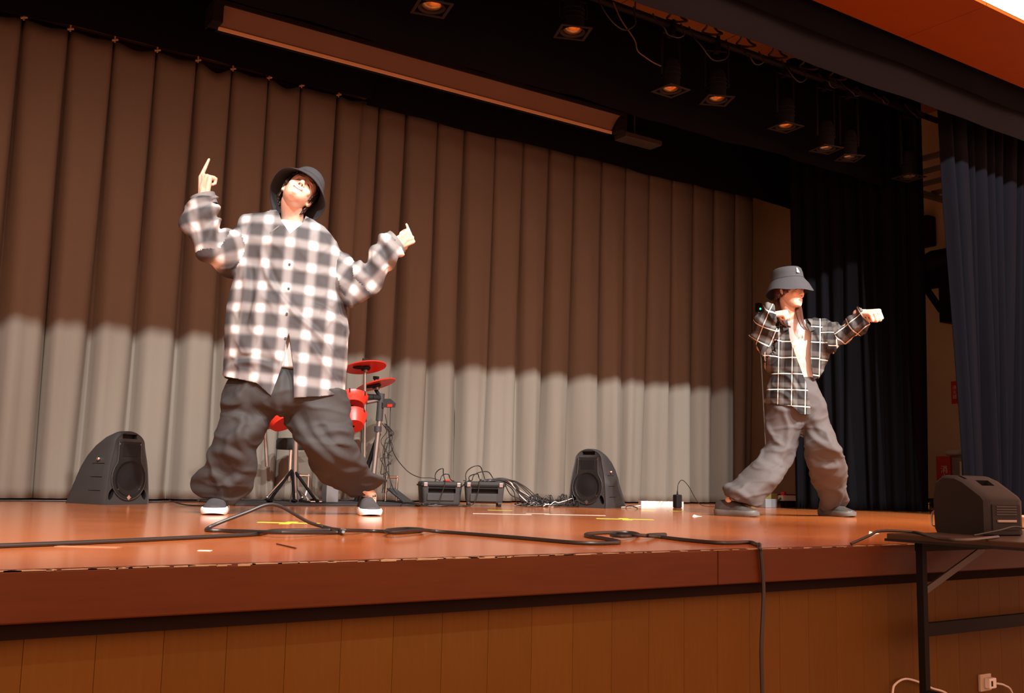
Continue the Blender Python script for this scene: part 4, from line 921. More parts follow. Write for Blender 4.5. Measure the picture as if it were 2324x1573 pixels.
# ---- body building blocks
def head(mb, H, hx, hy, hz, s=1.0):
    T = lambda x, y, z: H+s*(hx*x+hy*y+hz*z); A = np.array([hx, hy, hz])
    prof = [(-.117, .072, .030, .020), (-.108, .086, .010, .036), (-.088, .090, -.02, .050), (-.06, .088, -.05, .060), (-.03, .086, -.075, .067), (0, .085, -.09, .072), (.03, .090, -.098, .0745), (.06, .088, -.098, .0735), (.09, .072, -.085, .065), (.112, .045, -.06, .048), (.122, .01, -.02, .02)]
    K = catmull([np.array(q) for q in prof], 3); seg = 30; V = []
    for z, f, b, w in K:
        for j in range(seg):
            t = 2*math.pi*j/seg; c, st = math.cos(t), math.sin(t)
            V.append(T(w*math.copysign(abs(c)**.9, c), (f+b)/2+(f-b)/2*math.copysign(abs(st)**.85, st), z))
    N = len(K); F = [(i*seg+k, i*seg+(k+1) % seg, (i+1)*seg+(k+1) % seg, (i+1)*seg+k) for i in range(N-1) for k in range(seg)]+[tuple(range(seg-1, -1, -1)), tuple(range((N-1)*seg, N*seg))]
    mb.add(V, F)
    mb.capsule(T(0, .082, .018), T(0, .102, -.028), .009*s, .0125*s)             # nose
    for q in (-1, 1):
        mb.sphere(T(q*.012, .093, -.034), .009*s); mb.sphere(T(q*.031, .071, .012), (.016*s, .014*s, .011*s), ax=A)
        mb.sphere(T(q*.030, .080, .034), (.022*s, .009*s, .008*s), ax=A)          # brow
        mb.sphere(T(q*.040, .062, -.03), (.022*s, .02*s, .022*s), ax=A)           # cheek
        mb.sphere(T(q*.076, -.006, -.008), (.009*s, .019*s, .031*s), ax=A)        # ear
        mb.sphere(T(q*.080, -.012, -.002), (.006*s, .016*s, .022*s), ax=A)
        mb.sphere(T(q*.074, .002, -.036), (.007*s, .009*s, .010*s), ax=A)
    mb.capsule(T(-.017, .087, -.064), T(.017, .087, -.064), .0065*s, .0065*s); mb.capsule(T(-.014, .087, -.080), T(.014, .087, -.080), .0072*s, .0072*s)
    mb.sphere(T(0, .082, -.103), (.018*s, .012*s, .012*s), ax=A)
def hand(mb, Wp, F, N, side, pose, s=1.0, arm=None, idx=None):
    """Wp wrist, F finger direction, N palm normal (where the fingers curl to), side = direction of the index/thumb edge sign along F x N"""
    F = F/np.linalg.norm(F); N = N-F*(N@F); N = N/np.linalg.norm(N); S = np.cross(F, N)*side
    kn = []
    for k, (o, l) in enumerate(((.030, .088), (.010, .092), (-.010, .087), (-.029, .078))):
        a = Wp+S*o*.62*s; b = Wp+F*l*s+S*o*s; kn.append(b); mb.capsule(a, b, .0145*s, .0118*s, 10)
    mb.capsule(Wp+F*.03*s+S*.012*s, Wp+F*.07*s+S*.0*s, .017*s, .015*s, 10)
    mb.capsule(Wp-F*.05*s, Wp+F*.012*s, .024*s, .022*s, 12)
    for k, (l1, l2, l3) in enumerate(((.044, .027, .021), (.048, .031, .022), (.045, .029, .021), (.036, .022, .019))):
        c = pose[k]; p = kn[k]; a = 0
        for j, (l, an) in enumerate(zip((l1, l2, l3), c)):
            a += an; D = F*math.cos(a)+N*math.sin(a)
            if k == 0 and idx is not None: D = idx/np.linalg.norm(idx)
            q = p+D*l*s; mb.capsule(p, q, (.0102-.0012*j)*s, (.0092-.0013*j)*s, 10); p = q
    # thumb leaves the index side of the palm near its base and closes against the fingers
    b = Wp+F*.022*s+S*.022*s+N*.006*s; c = b+(F*.55+S*.62+N*.55)*.040*s; d = c+(F*.62-S*.12+N*.60)*.032*s; e = d+(F*.35-S*.65+N*.25)*.027*s
    mb.capsule(b, c, .0145*s, .0118*s, 10); mb.capsule(c, d, .0112*s, .0098*s, 10); mb.capsule(d, e, .0098*s, .008*s, 10)
FIST = (1.45, 1.75, .9)
def limb(mb, P, R):
    for a, b, r0, r1 in zip(P[:-1], P[1:], R[:-1], R[1:]): mb.capsule(a, b, r0, r1, 16)
def skin_mat(name, col, smile):
    m = bpy.data.materials.new(name); m.use_nodes = True; nt = m.node_tree; L = nt.links.new; b = nt.nodes['Principled BSDF']
    b.inputs['Roughness'].default_value = .48; b.inputs['Subsurface Weight'].default_value = .12; b.inputs['Subsurface Radius'].default_value = (.01, .004, .002)
    at_ = nt.nodes.new('ShaderNodeAttribute'); at_.attribute_name = 'face'
    sx = nt.nodes.new('ShaderNodeSeparateXYZ'); L(at_.outputs['Vector'], sx.inputs[0])
    def math_(op, a, b_=None, c=None):
        n = nt.nodes.new('ShaderNodeMath'); n.operation = op
        for i, q in enumerate((a, b_, c)):
            if q is None: continue
            if isinstance(q, (int, float)): n.inputs[i].default_value = q
            else: L(q, n.inputs[i])
        return n.outputs[0]
    ab = math_('ABSOLUTE', sx.outputs[0]); front = math_('GREATER_THAN', sx.outputs[1], .04)
    def ell(x, z, rx, rz, tilt=0.0, curve=0.0, src=None):
        X = ab if src is None else src
        dx = math_('DIVIDE', math_('SUBTRACT', X, x), rx)
        zz = math_('ADD', sx.outputs[2], math_('MULTIPLY', math_('MULTIPLY', ab, ab), -curve))
        zz = math_('ADD', zz, math_('MULTIPLY', math_('SUBTRACT', X, x), -tilt))
        dz = math_('DIVIDE', math_('SUBTRACT', zz, z), rz)
        r = math_('ADD', math_('MULTIPLY', dx, dx), math_('MULTIPLY', dz, dz))
        mr = nt.nodes.new('ShaderNodeMapRange'); mr.inputs['From Min'].default_value = .7; mr.inputs['From Max'].default_value = 1.15; mr.inputs['To Min'].default_value = 1; mr.inputs['To Max'].default_value = 0
        L(r, mr.inputs['Value']); return math_('MULTIPLY', mr.outputs[0], front)
    n = nt.nodes.new('ShaderNodeTexNoise'); n.inputs['Scale'].default_value = 40
    base = nt.nodes.new('ShaderNodeMix'); base.data_type = 'RGBA'; base.inputs['A'].default_value = (*[c*.93 for c in col], 1); base.inputs['B'].default_value = (*[min(1, c*1.05) for c in col], 1)
    L(n.outputs['Fac'], base.inputs['Factor']); cur = base.outputs['Result']
    def over(mask, c):
        nonlocal cur
        x = nt.nodes.new('ShaderNodeMix'); x.data_type = 'RGBA'; L(mask, x.inputs['Factor']); L(cur, x.inputs['A']); x.inputs['B'].default_value = (*c, 1); cur = x.outputs['Result']
    cv = 9.0 if smile else 2.0
    over(ell(0, -.0725, .030 if smile else .023, .014 if smile else .011, curve=cv, src=ab), (.50, .15, .12))
    if smile:
        over(ell(0, -.0725, .024, .0068, curve=cv), (.10, .02, .02)); over(ell(0, -.0705, .021, .0040, curve=cv), (.85, .82, .76))
    else: over(ell(0, -.0725, .021, .0016, curve=cv), (.16, .04, .03))
    over(ell(.030, .037, .019, .0036, tilt=-.1, curve=-3), (.03, .018, .012)); over(ell(.032, .012, .0135, .0036, curve=-8), (.02, .012, .01))
    over(ell(.0085, -.041, .0042, .0030), (.12, .03, .02))
    L(cur, b.inputs['Base Color']); return m
def plaid(name, dark, mid, light, pu, pv, wide, line, rough=.75, soft=.35):
    """woven check: bands follow the cloth's own warp and weft coordinates (attributes cu, cv)"""
    m = bpy.data.materials.new(name); m.use_nodes = True; nt = m.node_tree; L = nt.links.new; b = nt.nodes['Principled BSDF']; b.inputs['Roughness'].default_value = rough; b.inputs['Specular IOR Level'].default_value = .25
    at_ = nt.nodes.new('ShaderNodeAttribute'); at_.attribute_name = 'weave'; sx = nt.nodes.new('ShaderNodeSeparateXYZ'); L(at_.outputs['Vector'], sx.inputs[0])
    def M(op, a, b_=None):
        n = nt.nodes.new('ShaderNodeMath'); n.operation = op
        for i, q in enumerate((a, b_)):
            if q is None: continue
            if isinstance(q, (int, float)): n.inputs[i].default_value = q
            else: L(q, n.inputs[i])
        return n.outputs[0]
    def band(v, period, half, off, sf):
        f = M('ABSOLUTE', M('SUBTRACT', M('FRACT', M('ADD', M('DIVIDE', v, period), off)), .5))
        mr = nt.nodes.new('ShaderNodeMapRange'); mr.interpolation_type = 'SMOOTHSTEP'; mr.inputs['From Min'].default_value = half*(1-sf); mr.inputs['From Max'].default_value = half*(1+sf); mr.inputs['To Min'].default_value = 1; mr.inputs['To Max'].default_value = 0
        L(f, mr.inputs['Value']); return mr.outputs[0]
    U, Vv = sx.outputs[0], sx.outputs[1]
    w = M('MULTIPLY', M('ADD', band(U, pu, wide, .0, soft), band(Vv, pv, wide, .0, soft)), .5)
    ln = M('MULTIPLY', band(U, pu, wide*.8, .0, soft), band(Vv, pv, wide*.8, .0, soft)) if line > .05 else M('MAXIMUM', band(U, pu, line, .0 if line > .05 else .28, .5), band(Vv, pv, line, .0 if line > .05 else .28, .5))
    x1 = nt.nodes.new('ShaderNodeMix'); x1.data_type = 'RGBA'; x1.inputs['A'].default_value = (*dark, 1); x1.inputs['B'].default_value = (*mid, 1); L(w, x1.inputs['Factor'])
    x2 = nt.nodes.new('ShaderNodeMix'); x2.data_type = 'RGBA'; L(x1.outputs['Result'], x2.inputs['A']); x2.inputs['B'].default_value = (*light, 1); L(ln, x2.inputs['Factor'])
    nz = nt.nodes.new('ShaderNodeTexNoise'); nz.inputs['Scale'].default_value = 500; bp = nt.nodes.new('ShaderNodeBump'); bp.inputs['Strength'].default_value = .08; bp.inputs['Distance'].default_value = .004; L(nz.outputs['Fac'], bp.inputs['Height']); L(bp.outputs[0], b.inputs['Normal'])
    L(x2.outputs['Result'], b.inputs['Base Color']); return m
def weave(fig, me, torso, arms):
    """warp/weft coordinates per face corner: across/along the garment piece each face belongs to"""
    A = verts_np(me); nf = len(me.polygons); C = np.empty(nf*3); me.polygons.foreach_get('center', C); C = C.reshape(-1, 3)
    lv = np.empty(len(me.loops), np.int64); me.loops.foreach_get('vertex_index', lv)
    tot = np.empty(nf, np.int64); me.polygons.foreach_get('loop_total', tot); lf = np.repeat(np.arange(nf), tot)
    best = np.full(nf, 1e9); reg = np.zeros(nf, int); segs = []
    for kind, P, rad in [('t', torso[0], torso[1])]+[('a', p, r) for p, r in arms]:
        acc = 0.0
        for a, b in zip(P[:-1], P[1:]):
            d = b-a; l = np.linalg.norm(d); d = d/l; t = np.clip((C-a)@d, 0, l); dist = np.linalg.norm(C-a-t[:, None]*d, axis=1)/rad
            k = dist < best; best[k] = dist[k]; reg[k] = len(segs); segs.append((kind, a, d, acc)); acc += l
    out = np.zeros((len(lv), 3)); L = A[lv]; rl_ = reg[lf]
    for i, (kind, a, d, acc) in enumerate(segs):
        k = rl_ == i; Q = L[k]
        if kind == 't': u0 = (Q-fig.B)@fig.R; out[k, 1] = Q[:, 2]+u0*torso[2]; out[k, 0] = u0-Q[:, 2]*torso[2]*.6
        else:
            s = np.cross(d, fig.n); s /= np.linalg.norm(s); out[k, 0] = (Q-a)@s; out[k, 1] = acc+(Q-a)@d
    at_ = me.attributes.new('weave', 'FLOAT_VECTOR', 'CORNER'); at_.data.foreach_set('vector', out.astype(np.float32).ravel())
def bucket_hat(fig, parent, H, hx, hy, hz, m, seed, logo=None, r0=.098, brim=.150, zc=.02):
    A = np.array([hx, hy, hz]); rn = random.Random(seed); seg = 48
    prof = [(.004, .142), (.05, .143), (.076, .138), (.086, .128), (.093, .10), (r0, .065), (r0+.004, .058), (r0+.024, .028), (brim, -.022), (brim+.002, -.027), (brim-.002, -.028), (r0+.020, .020), (r0-.002, .048), (r0-.008, .10), (.07, .13), (.004, .135)]
    V = []
    for i, (r, z) in enumerate(prof):
        for k in range(seg):
            t = 2*math.pi*k/seg; w = max(0, (r-r0)/(brim-r0)); rr = r*(1+.05*(math.sin(t)**2))*(1+.03*w*math.sin(3*t+seed)); zz = z+zc+w*.012*math.sin(2*t+seed)+.004*math.sin(5*t+seed)*w
            V.append(H+hx*rr*math.cos(t)+hy*(rr*1.08*math.sin(t)-.006)+hz*zz)
    n = len(prof); F = [(i*seg+k, i*seg+(k+1) % seg, (i+1)*seg+(k+1) % seg, (i+1)*seg+k) for i in range(n-1) for k in range(seg)]+[tuple(range(seg)), tuple(range(n*seg-1, (n-1)*seg-1, -1))]
    o = MB().add(V, F).build('bucket_hat', m, parent, True, world=True)
    mb = MB(); P = [H+hx*(r0+.002)*math.cos(t)*(1+.05*math.sin(t)**2)+hy*((r0+.002)*1.08*(1+.05*math.sin(t)**2)*math.sin(t)-.006)+hz*(.064+zc) for t in np.linspace(0, 2*math.pi, 49)]
    mb.tube(P, .0016, 5, cap=False); mb.build('brim_seam', m, o, True, world=True)
    if logo:
        t0, z0 = logo
        def on(t, z): rr = .0965+.0065*(.10-z)/.035 if z < .10 else .0965-.3*(z-.10); return H+hx*rr*1.03*math.cos(t)*(1+.05*math.sin(t)**2)+hy*(rr*1.03*1.08*(1+.05*math.sin(t)**2)*math.sin(t)-.006)+hz*(z+zc)
        Q = [on(t0-.10, z0-.016), on(t0+.10, z0-.016), on(t0+.03, z0+.018), on(t0-.03, z0+.018)]; nn = np.cross(Q[1]-Q[0], Q[2]-Q[0]); nn /= np.linalg.norm(nn); nn = nn if nn@(Q[0]-H) > 0 else -nn
        MB().prism(Q, nn*.0015).build('hat_logo', M_white, o, world=True)
    return o
def shoe(parent, toe, heel, m_up, m_sole, L=.285, s=1.0, lift=0):
    f = toe-heel; f[2] = 0; f /= np.linalg.norm(f); y = np.array([-f[1], f[0], 0]); O = toe-f*L; O[2] = ST+.001
    T = lambda a, b, c: O+f*a*L+y*b+np.array([0, 0, 1.])*c
    st = [(0, .020, .07), (.03, .032, .088), (.12, .038, .098), (.28, .037, .100), (.42, .038, .097), (.55, .043, .083), (.70, .048, .064), (.83, .046, .053), (.93, .035, .047), (.985, .016, .040), (1.0, .004, .034)]
    K = catmull([np.array(q) for q in st], 3); seg = 14; V = []
    for a, w, h in K:
        for k in range(seg+1):
            t = math.pi*k/seg; c, sn = math.cos(t), math.sin(t)
            V.append(T(a, w*s*math.copysign(abs(c)**.8, c), .022+(h-.022)*sn**.8))
    n = seg+1; F = [(i*n+k, i*n+k+1, (i+1)*n+k+1, (i+1)*n+k) for i in range(len(K)-1) for k in range(seg)]+[(i*n+seg, i*n, (i+1)*n, (i+1)*n+seg) for i in range(len(K)-1)]+[tuple(range(n-1, -1, -1)), tuple(range((len(K)-1)*n, len(K)*n))]
    up = MB().add(V, F).build('shoe', m_up, parent, True, world=True)
    V = []; lv = ((.0, .96, .002), (.010, 1.08, 0), (.026, 1.12, 0), (.034, 1.04, 0)); q = [(a, w) for a, w, h in K]
    loop = [(a, w*s) for a, w in q]+[(a, -w*s) for a, w in reversed(q)]
    nl = len(loop)
    for z, k, _ in lv:
        for a, b in loop:
            zz = z*(1+.35*(1-a)*.6)+max(0, a-.82)*.05*(1-z/.034)+max(0, .06-a)*.08*(1-z/.034); V.append(T(.5+(a-.5)*(1+.02*k), b*k+math.copysign(.002, b), zz))
    F = [(i*nl+k, i*nl+(k+1) % nl, (i+1)*nl+(k+1) % nl, (i+1)*nl+k) for i in range(len(lv)-1) for k in range(nl)]+[tuple(range(nl-1, -1, -1)), tuple(range((len(lv)-1)*nl, len(lv)*nl))]
    MB().add(V, F).build('sole', m_sole, up, True, world=True)
    mb = MB(); mb.sphere(T(.955, 0, .034), (.012, .026, .012), ax=(f, y, (0, 0, 1))); mb.build('toe_cap', m_up, up, True, world=True)
    for k in range(4):
        a = .40+.075*k; h = .100-.012*k-.002*k*k
        MB().tube(catmull([T(a, -.026, h-.012), T(a+.02, 0, h+.004), T(a+.01, .026, h-.012)], 4), .0028, 6).build('lace', M_cable, up, True, world=True)
    MB().tube(catmull([T(.40, 0, .102), T(.36, .03, .112), T(.44, .04, .096), T(.42, .01, .103), T(.37, -.03, .11), T(.45, -.04, .094)], 4), .0026, 6).build('lace_bow', M_cable, up, True, world=True)
    return up
def hair_cap(parent, H, hx, hy, hz, m, thr, s=1.0, grow=.010, name='hair'):
    prof = [(-.10, .03, -.075, .06), (-.06, .06, -.085, .068), (-.03, .086, -.09, .072), (0, .087, -.098, .075), (.03, .092, -.103, .077), (.06, .09, -.103, .076), (.09, .075, -.09, .068), (.112, .048, -.065, .052), (.124, .01, -.02, .02)]
    K = catmull([np.array(q) for q in prof], 6); seg = 72; V = []; rn = random.Random(2); jit = [rn.uniform(-.012, .012) for _ in range(seg)]
    for z, f, b, w in K:
        for j in range(seg):
            t = 2*math.pi*j/seg; c, st = math.cos(t), math.sin(t); g = grow+.004*math.sin(17*t)+.003*math.sin(29*t+z*60)
            V.append(H+s*(hx*(w+g)*math.copysign(abs(c)**.9, c)+hy*((f+b)/2+((f-b)/2+g)*math.copysign(abs(st)**.85, st))+hz*z))
    F = []
    for i in range(len(K)-1):
        for k in range(seg):
            t = 2*math.pi*(k+.5)/seg
            if K[i][0] > thr(t)+jit[k]: F.append((i*seg+k, i*seg+(k+1) % seg, (i+1)*seg+(k+1) % seg, (i+1)*seg+k))
    o = MB().add(V, F).build(name, m, parent, True, world=True)
    md = o.modifiers.new('thick', 'SOLIDIFY'); md.thickness = .007; md.offset = -1
    return o
def rotv(v, k, a): k = k/np.linalg.norm(k); return v*math.cos(a)+np.cross(k, v)*math.sin(a)+k*(k@v)*(1-math.cos(a))
M_hat = mat('hat_cotton', (.030, .032, .036), .85, noise_s=40, noise_a=.12, bump=.15, bump_s=700)
M_tee = mat('white_tee', (.82, .81, .79), .8, noise_s=30, noise_a=.03)
M_pants = mat('charcoal_trousers', (.027, .0275, .028), .8, noise_s=30, noise_a=.10, bump=.12, bump_s=600)
M_pants2 = mat('grey_trousers', (.066, .062, .061), .8, noise_s=30, noise_a=.10, bump=.12, bump_s=600)
M_skin1 = skin_mat('skin_a', (.70, .45, .33), True); M_skin2 = skin_mat('skin_b', (.70, .45, .33), False)
M_hair = mat('dark_hair', (.018, .009, .006), .4, noise_s=60, noise_a=.4); M_hair2 = mat('brown_hair', (.060, .022, .012), .38, noise_s=60, noise_a=.4)
M_plaid1 = plaid('soft_grey_check', (.050, .050, .053), (.34, .335, .33), (.72, .71, .69), .114, .114, .185, .13, soft=.7)
M_plaid2 = plaid('black_white_check', (.016, .016, .017), (.11, .108, .10), (.62, .59, .52), .085, .105, .15, .030, soft=.3)
M_cuff1 = mat('cuff_grey', (.17, .168, .165), .75, noise_s=25, noise_a=.35)
M_upper1 = mat('shoe_knit', (.045, .046, .048), .75, noise_s=120, noise_a=.3, bump=.3, bump_s=500); M_upper2 = mat('shoe_leather', (.045, .044, .040), .45, noise_s=40, noise_a=.3)
M_sole1 = mat('white_sole', (.80, .79, .77), .5); M_sole2 = mat('grey_sole', (.085, .085, .078), .55, noise_s=30, noise_a=.2)
# ------------------------------------------------------------------ dancer with the raised index fingers
f1 = Fig((1.985, 4.838, ST), 'a'); P = f1.p
d1 = empty('person', (1.985, 4.838, ST), 0, 'person leaning back in a grey checked shirt and black bucket hat, both index fingers raised', 'person')
rl, pb = math.radians(30), math.radians(38)
hx, hy, hz = f1.R, -f1.n*math.cos(pb)+f1.U*math.sin(pb), f1.U*math.cos(pb)+f1.n*math.sin(pb)
hx, hy, hz = (rotv(v, f1.n, rl) for v in (hx, hy, hz))
if hz@f1.R < 0: hx, hy, hz = (rotv(v, f1.n, -2*rl) for v in (hx, hy, hz))
H1 = P(676, 440, .05)
mb = MB(); head(mb, H1, hx, hy, hz, .98)
mb.capsule(P(664, 510, -.02), H1-hz*.05-hy*.028, .058, .054, 18)
limb(mb, [P(655, 540), P(652, 640), P(650, 760), P(648, 850)], [.09, .095, .095, .10]); mb.capsule(P(600, 545, -.02), P(730, 575, -.02), .05, .05)
R_, U_, n_ = f1.R, f1.U, f1.n
S1, S2 = np.array(onz(481, 1169.5)), np.array(onz(845, 1172)); up_ = np.array([0, 0, 1.])
A1, A2 = S1+n_*.19+up_*.10, S2+n_*.19+up_*.10; e1, e2 = -(A1-f1.B)@n_, -(A2-f1.B)@n_
for Q, Rr in (([P(598, 545, -.02), P(497, 575, .06), P(463, 462, .06)], [.045, .038, .028]), ([P(730, 580, -.02), P(812, 648, .05), P(890, 565, .08)], [.045, .038, .028]), ([P(600, 880, -.03), P(545, 1010, .0), A1, A1-up_*.05], [.06, .042, .032, .032]), ([P(695, 885, -.03), P(755, 1030, .0), A2, A2-up_*.05], [.06, .042, .032, .032])): limb(mb, Q, Rr)
hand(mb, P(463, 442, .06), U_*1.0+R_*.02, n_*.75+R_*.66, 1 if np.cross(U_, n_)@R_ < 0 else -1, ((.1, .1, .1), FIST, FIST, FIST), 1.08, idx=U_*1.0+R_*.36)
hand(mb, P(897, 556, .08), U_*.55+R_*.83, n_*.8-R_*.2+U_*.3, -1 if np.cross(U_, n_)@R_ < 0 else 1, ((.1, .1, .1), FIST, FIST, FIST), 1.04, idx=U_*1.0-R_*.42)
me = remesh(mb, .0042, 2)
D = (verts_np(me)-H1)/.98; F3 = np.stack([D@hx, D@hy, D@hz], 1); F3[np.linalg.norm(D, axis=1) > .17] = (0, -1, 0); attr(me, 'face', F3)
put('body', me, M_skin1, d1)
hat1 = bucket_hat(f1, d1, H1-hy*.010+hz*.008, hx, rotv(hy, hx, .0), rotv(hz, hx, .0), M_hat, 1.3, zc=.012)
hair_cap(d1, H1, hx, hy, hz, M_hair, lambda t: .052 if math.sin(t) > .45 else (-.025 if math.sin(t) > -.1 else -.075), .98)
# tee
mb = MB(); f1.loft(mb, [(630, 500, 694, 510, .8), (605, 512, 715, 525, .6), (580, 540, 745, 560, .55), (572, 640, 752, 650, .5), (560, 750, 748, 760, .60), (560, 838, 745, 842, .62)], 5, 30)
me = remesh(mb, .012, 2); put('tee_shirt', me, M_tee, d1)
# trousers
sw = lambda a, k, m, ph: (lambda t, th: a*math.sin(k*t+m*th+ph)*min(1, t*3)+a*.6*math.sin(k*1.7*t-m*2*th+ph*2))
mb = MB()
f1.loft(mb, [(560, 842, 752, 846, .42), (520, 858, 778, 868, .54), (506, 890, 785, 905, .58), (515, 925, 770, 930, .55), (560, 940, 700, 945, .5)], 5, 36)
f1.loft(mb, [(512, 880, 650, 900, .95), (504, 915, 632, 930, .95), (499, 947, 618, 952, .95), (487, 985, 605, 985, .9, .02), (474, 1008, 585, 1020, .9, .02+e1*.15), (462, 1045, 579, 1060, .85, .01+e1*.4), (443, 1073, 576, 1085, .8, e1*.65), (432, 1092, 567, 1108, .8, e1*.8), (438, 1114, 549, 1130, .8, e1*.95), (455, 1133, 524, 1146, .85, e1)], 6, 36, lambda t, th: .010*math.sin(9*t+2*th)*t+.016*math.sin(26*t+1.5*math.sin(th)+th)*max(0, t-.35)+.006*math.sin(15*t-3*th))
f1.loft(mb, [(636, 895, 788, 885, .95), (640, 920, 790, 920, .95), (650, 955, 796, 952, .95), (668, 990, 806, 990, .9, .02), (692, 1035, 820, 1030, .9, .02+e2*.1), (722, 1075, 837, 1060, .85, .01+e2*.4), (752, 1104, 863, 1081, .8, e2*.7), (776, 1121, 864, 1096, .8, e2*.9), (797, 1131, 846, 1114, .85, e2)], 6, 36, lambda t, th: .012*math.sin(10*t-2*th+1)*t+.016*math.sin(24*t+2*math.sin(th)-th)*max(0, t-.3)+.006*math.sin(17*t+3*th))
me = remesh(mb, .0075, 3); wrinkle(me, .015, 4.2, ((1, 0, .8), (0, 1, 0), (-.5, 0, .9)), 3); wrinkle(me, .006, 9, ((.6, 0, .3), (0, .6, 0), (-.3, 0, 1.2)), 9)
for pts in ([(505, 960), (540, 950), (575, 975)], [(480, 1025), (520, 1030), (565, 1050)], [(560, 920), (545, 1000), (570, 1045)], [(445, 1085), (490, 1080), (520, 1110)], [(525, 1140), (520, 1105), (560, 1075)], [(655, 920), (690, 990), (760, 1060), (830, 1085)], [(700, 960), (735, 1010), (800, 1060)], [(720, 1070), (780, 1098), (860, 1090)], [(735, 985), (770, 980), (800, 985)], [(745, 1000), (785, 1010), (815, 1020)]): crease(f1, me, pts, .021, .010, -.05)
tr = put('trousers', me, M_pants, d1)
q = [P(734, 965, .17), P(792, 962, .13), P(800, 1000, .15), P(745, 1006, .19)]
# shirt
def wslv(ph): return lambda t, th: .014*math.sin(30*t+1.2*math.sin(th+ph)+ph)*min(1, 2.2*t)*(1 if t < .9 else .3)+.008*math.sin(3*th+11*t+ph)
mb = MB()
f1.loft(mb, [(628, 482, 702, 500, .75), (600, 483, 722, 512, .62), (568, 486, 748, 530, .55), (548, 500, 772, 562, .54), (538, 545, 786, 612, .56), (534, 605, 778, 668, .58), (525, 670, 783, 715, .60), (515, 745, 793, 760, .62), (511, 810, 793, 830, .62), (507, 862, 788, 905, .62), (505, 900, 785, 930, .62)], 6, 48, lambda t, th: .010*math.sin(4*th+5*t)*t+.007*math.sin(7*th-9*t))
f1.loft(mb, [(572, 508, 562, 618, .75), (545, 512, 545, 626, .8), (524, 522, 522, 624, .8, .03), (500, 522, 484, 610, .85, .07), (497, 508, 450, 584, .85, .09), (497, 492, 428, 545, .85, .09), (496, 474, 413, 502, .85, .08), (494, 460, 416, 472, .85, .07), (490, 448, 434, 460, .9, .06), (487, 440, 443, 452, .9, .06)], 6, 30, wslv(.5))
f1.loft(mb, [(742, 545, 735, 650, .75), (766, 562, 752, 662, .8), (788, 580, 766, 674, .8, .02), (803, 592, 783, 687, .85, .05), (815, 597, 808, 692, .85, .06), (829, 590, 851, 662, .85, .07), (846, 566, 880, 622, .85, .08), (858, 549, 892, 602, .88, .08), (868, 536, 906, 588, .9, .08), (876, 529, 914, 577, .9, .08)], 6, 30, wslv(2.0))
me = remesh(mb, .007, 2); wrinkle(me, .010, 4.5, ((1, 0, .5), (0, 1, 0), (.2, 0, .45)), 5); wrinkle(me, .004, 10, None, 2)
for pts in ([(585, 560), (615, 650), (665, 720), (730, 780), (775, 850)], [(700, 700), (745, 720), (785, 760)], [(515, 848), (545, 830), (590, 832), (640, 850)], [(560, 600), (560, 680), (545, 760)], [(690, 770), (730, 830), (770, 890)]): crease(f1, me, pts, .016, .013)
weave(f1, me, ([P(660, 480), P(655, 700), P(645, 900)], .26, .06), [([P(548, 560), P(482, 575, .08), P(463, 445, .06)], .105), ([P(768, 615), P(815, 645, .05), P(896, 555, .08)], .105)])
hemline = [(400, 300), (960, 300), (960, 700), (840, 745), (812, 830), (798, 894), (725, 905), (667, 909), (666, 840), (656, 766), (650, 785), (641, 840), (617, 904), (585, 876), (509, 857), (480, 800), (400, 640)]
cut(f1, me, hemline, None, True)
cut(f1, me, [(628, 470), (640, 515), (659, 546), (684, 522), (702, 486), (690, 440), (640, 440)], -.02)
sh = put('shirt', me, M_plaid1, d1, .003, 'oversized soft grey and white checked shirt')
def flap(pts, d0, d1_, m, parent, name='collar'):
    A = [P_(x, y, d) for (x, y, d) in pts]; mb = MB(); nn = np.cross(A[1]-A[0], A[2]-A[0]); nn /= np.linalg.norm(nn)
    mb.prism(A, nn*.004); return mb.build(name, m, parent, world=True)
P_ = P
flap([(628, 478, .02), (613, 478, -.01), (611, 500, .08), (614, 530, .135), (632, 516, .135), (640, 505, .11)], 0, 0, M_cuff1, sh)
flap([(694, 490, .02), (708, 498, .0), (713, 520, .08), (707, 549, .135), (690, 525, .13), (686, 508, .11)], 0, 0, M_cuff1, sh)
for a, b, dd in (((490, 446), (434, 459), .06), ((876, 530), (913, 577), .08)):
    A_, B_ = P(*a, dd), P(*b, dd); c = (A_+B_)/2; h = (A_-B_)/2; ax = np.cross(h, n_); ax /= np.linalg.norm(ax)
    ax = ax if ax@(c-P(655, 600)) > 0 else -ax; r = np.linalg.norm(h)*1.0; V = []; seg = 26
    for z, k in ((-.035, 1.0), (.0, 1.02), (.022, 1.0), (.022, .93), (-.02, .90)):
        for j in range(seg):
            t = 2*math.pi*j/seg; V.append(c+ax*z+h*k*math.cos(t)-n_*r*.88*k*math.sin(t))
    MB().add(V, [(i*seg+j, i*seg+(j+1) % seg, (i+1)*seg+(j+1) % seg, (i+1)*seg+j) for i in range(4) for j in range(seg)]).build('cuff', M_cuff1, sh, True, world=True)
def surf(me_o, x, y, fig, off=.002):
    # front surface of a garment at a given spot, for buttons and pockets
    A = verts_np(me_o.data)+np.array(root_of(me_o).location); q = fig.px(A); d = -(A-fig.B)@fig.n
    k = (np.abs(q[:, 0]-x) < 7) & (np.abs(q[:, 1]-y) < 7)
    dd = d[k].max() if k.any() else .1
    return fig.p(x, y, dd+off)
for x, y in ((657, 600), (655, 655), (651, 712), (648, 768)):
    c = surf(sh, x, y, f1); MB().cyl(c+n_*.004, c-n_*.0015, .006, seg=12).build('button', M_plastic2, sh, True, world=True)
shoe(d1, S1, S1+n_*.3+R_*.02, M_upper1, M_sole1, .27, 1.18); shoe(d1, S2, S2+n_*.3-R_*.03, M_upper1, M_sole1, .27, 1.12)
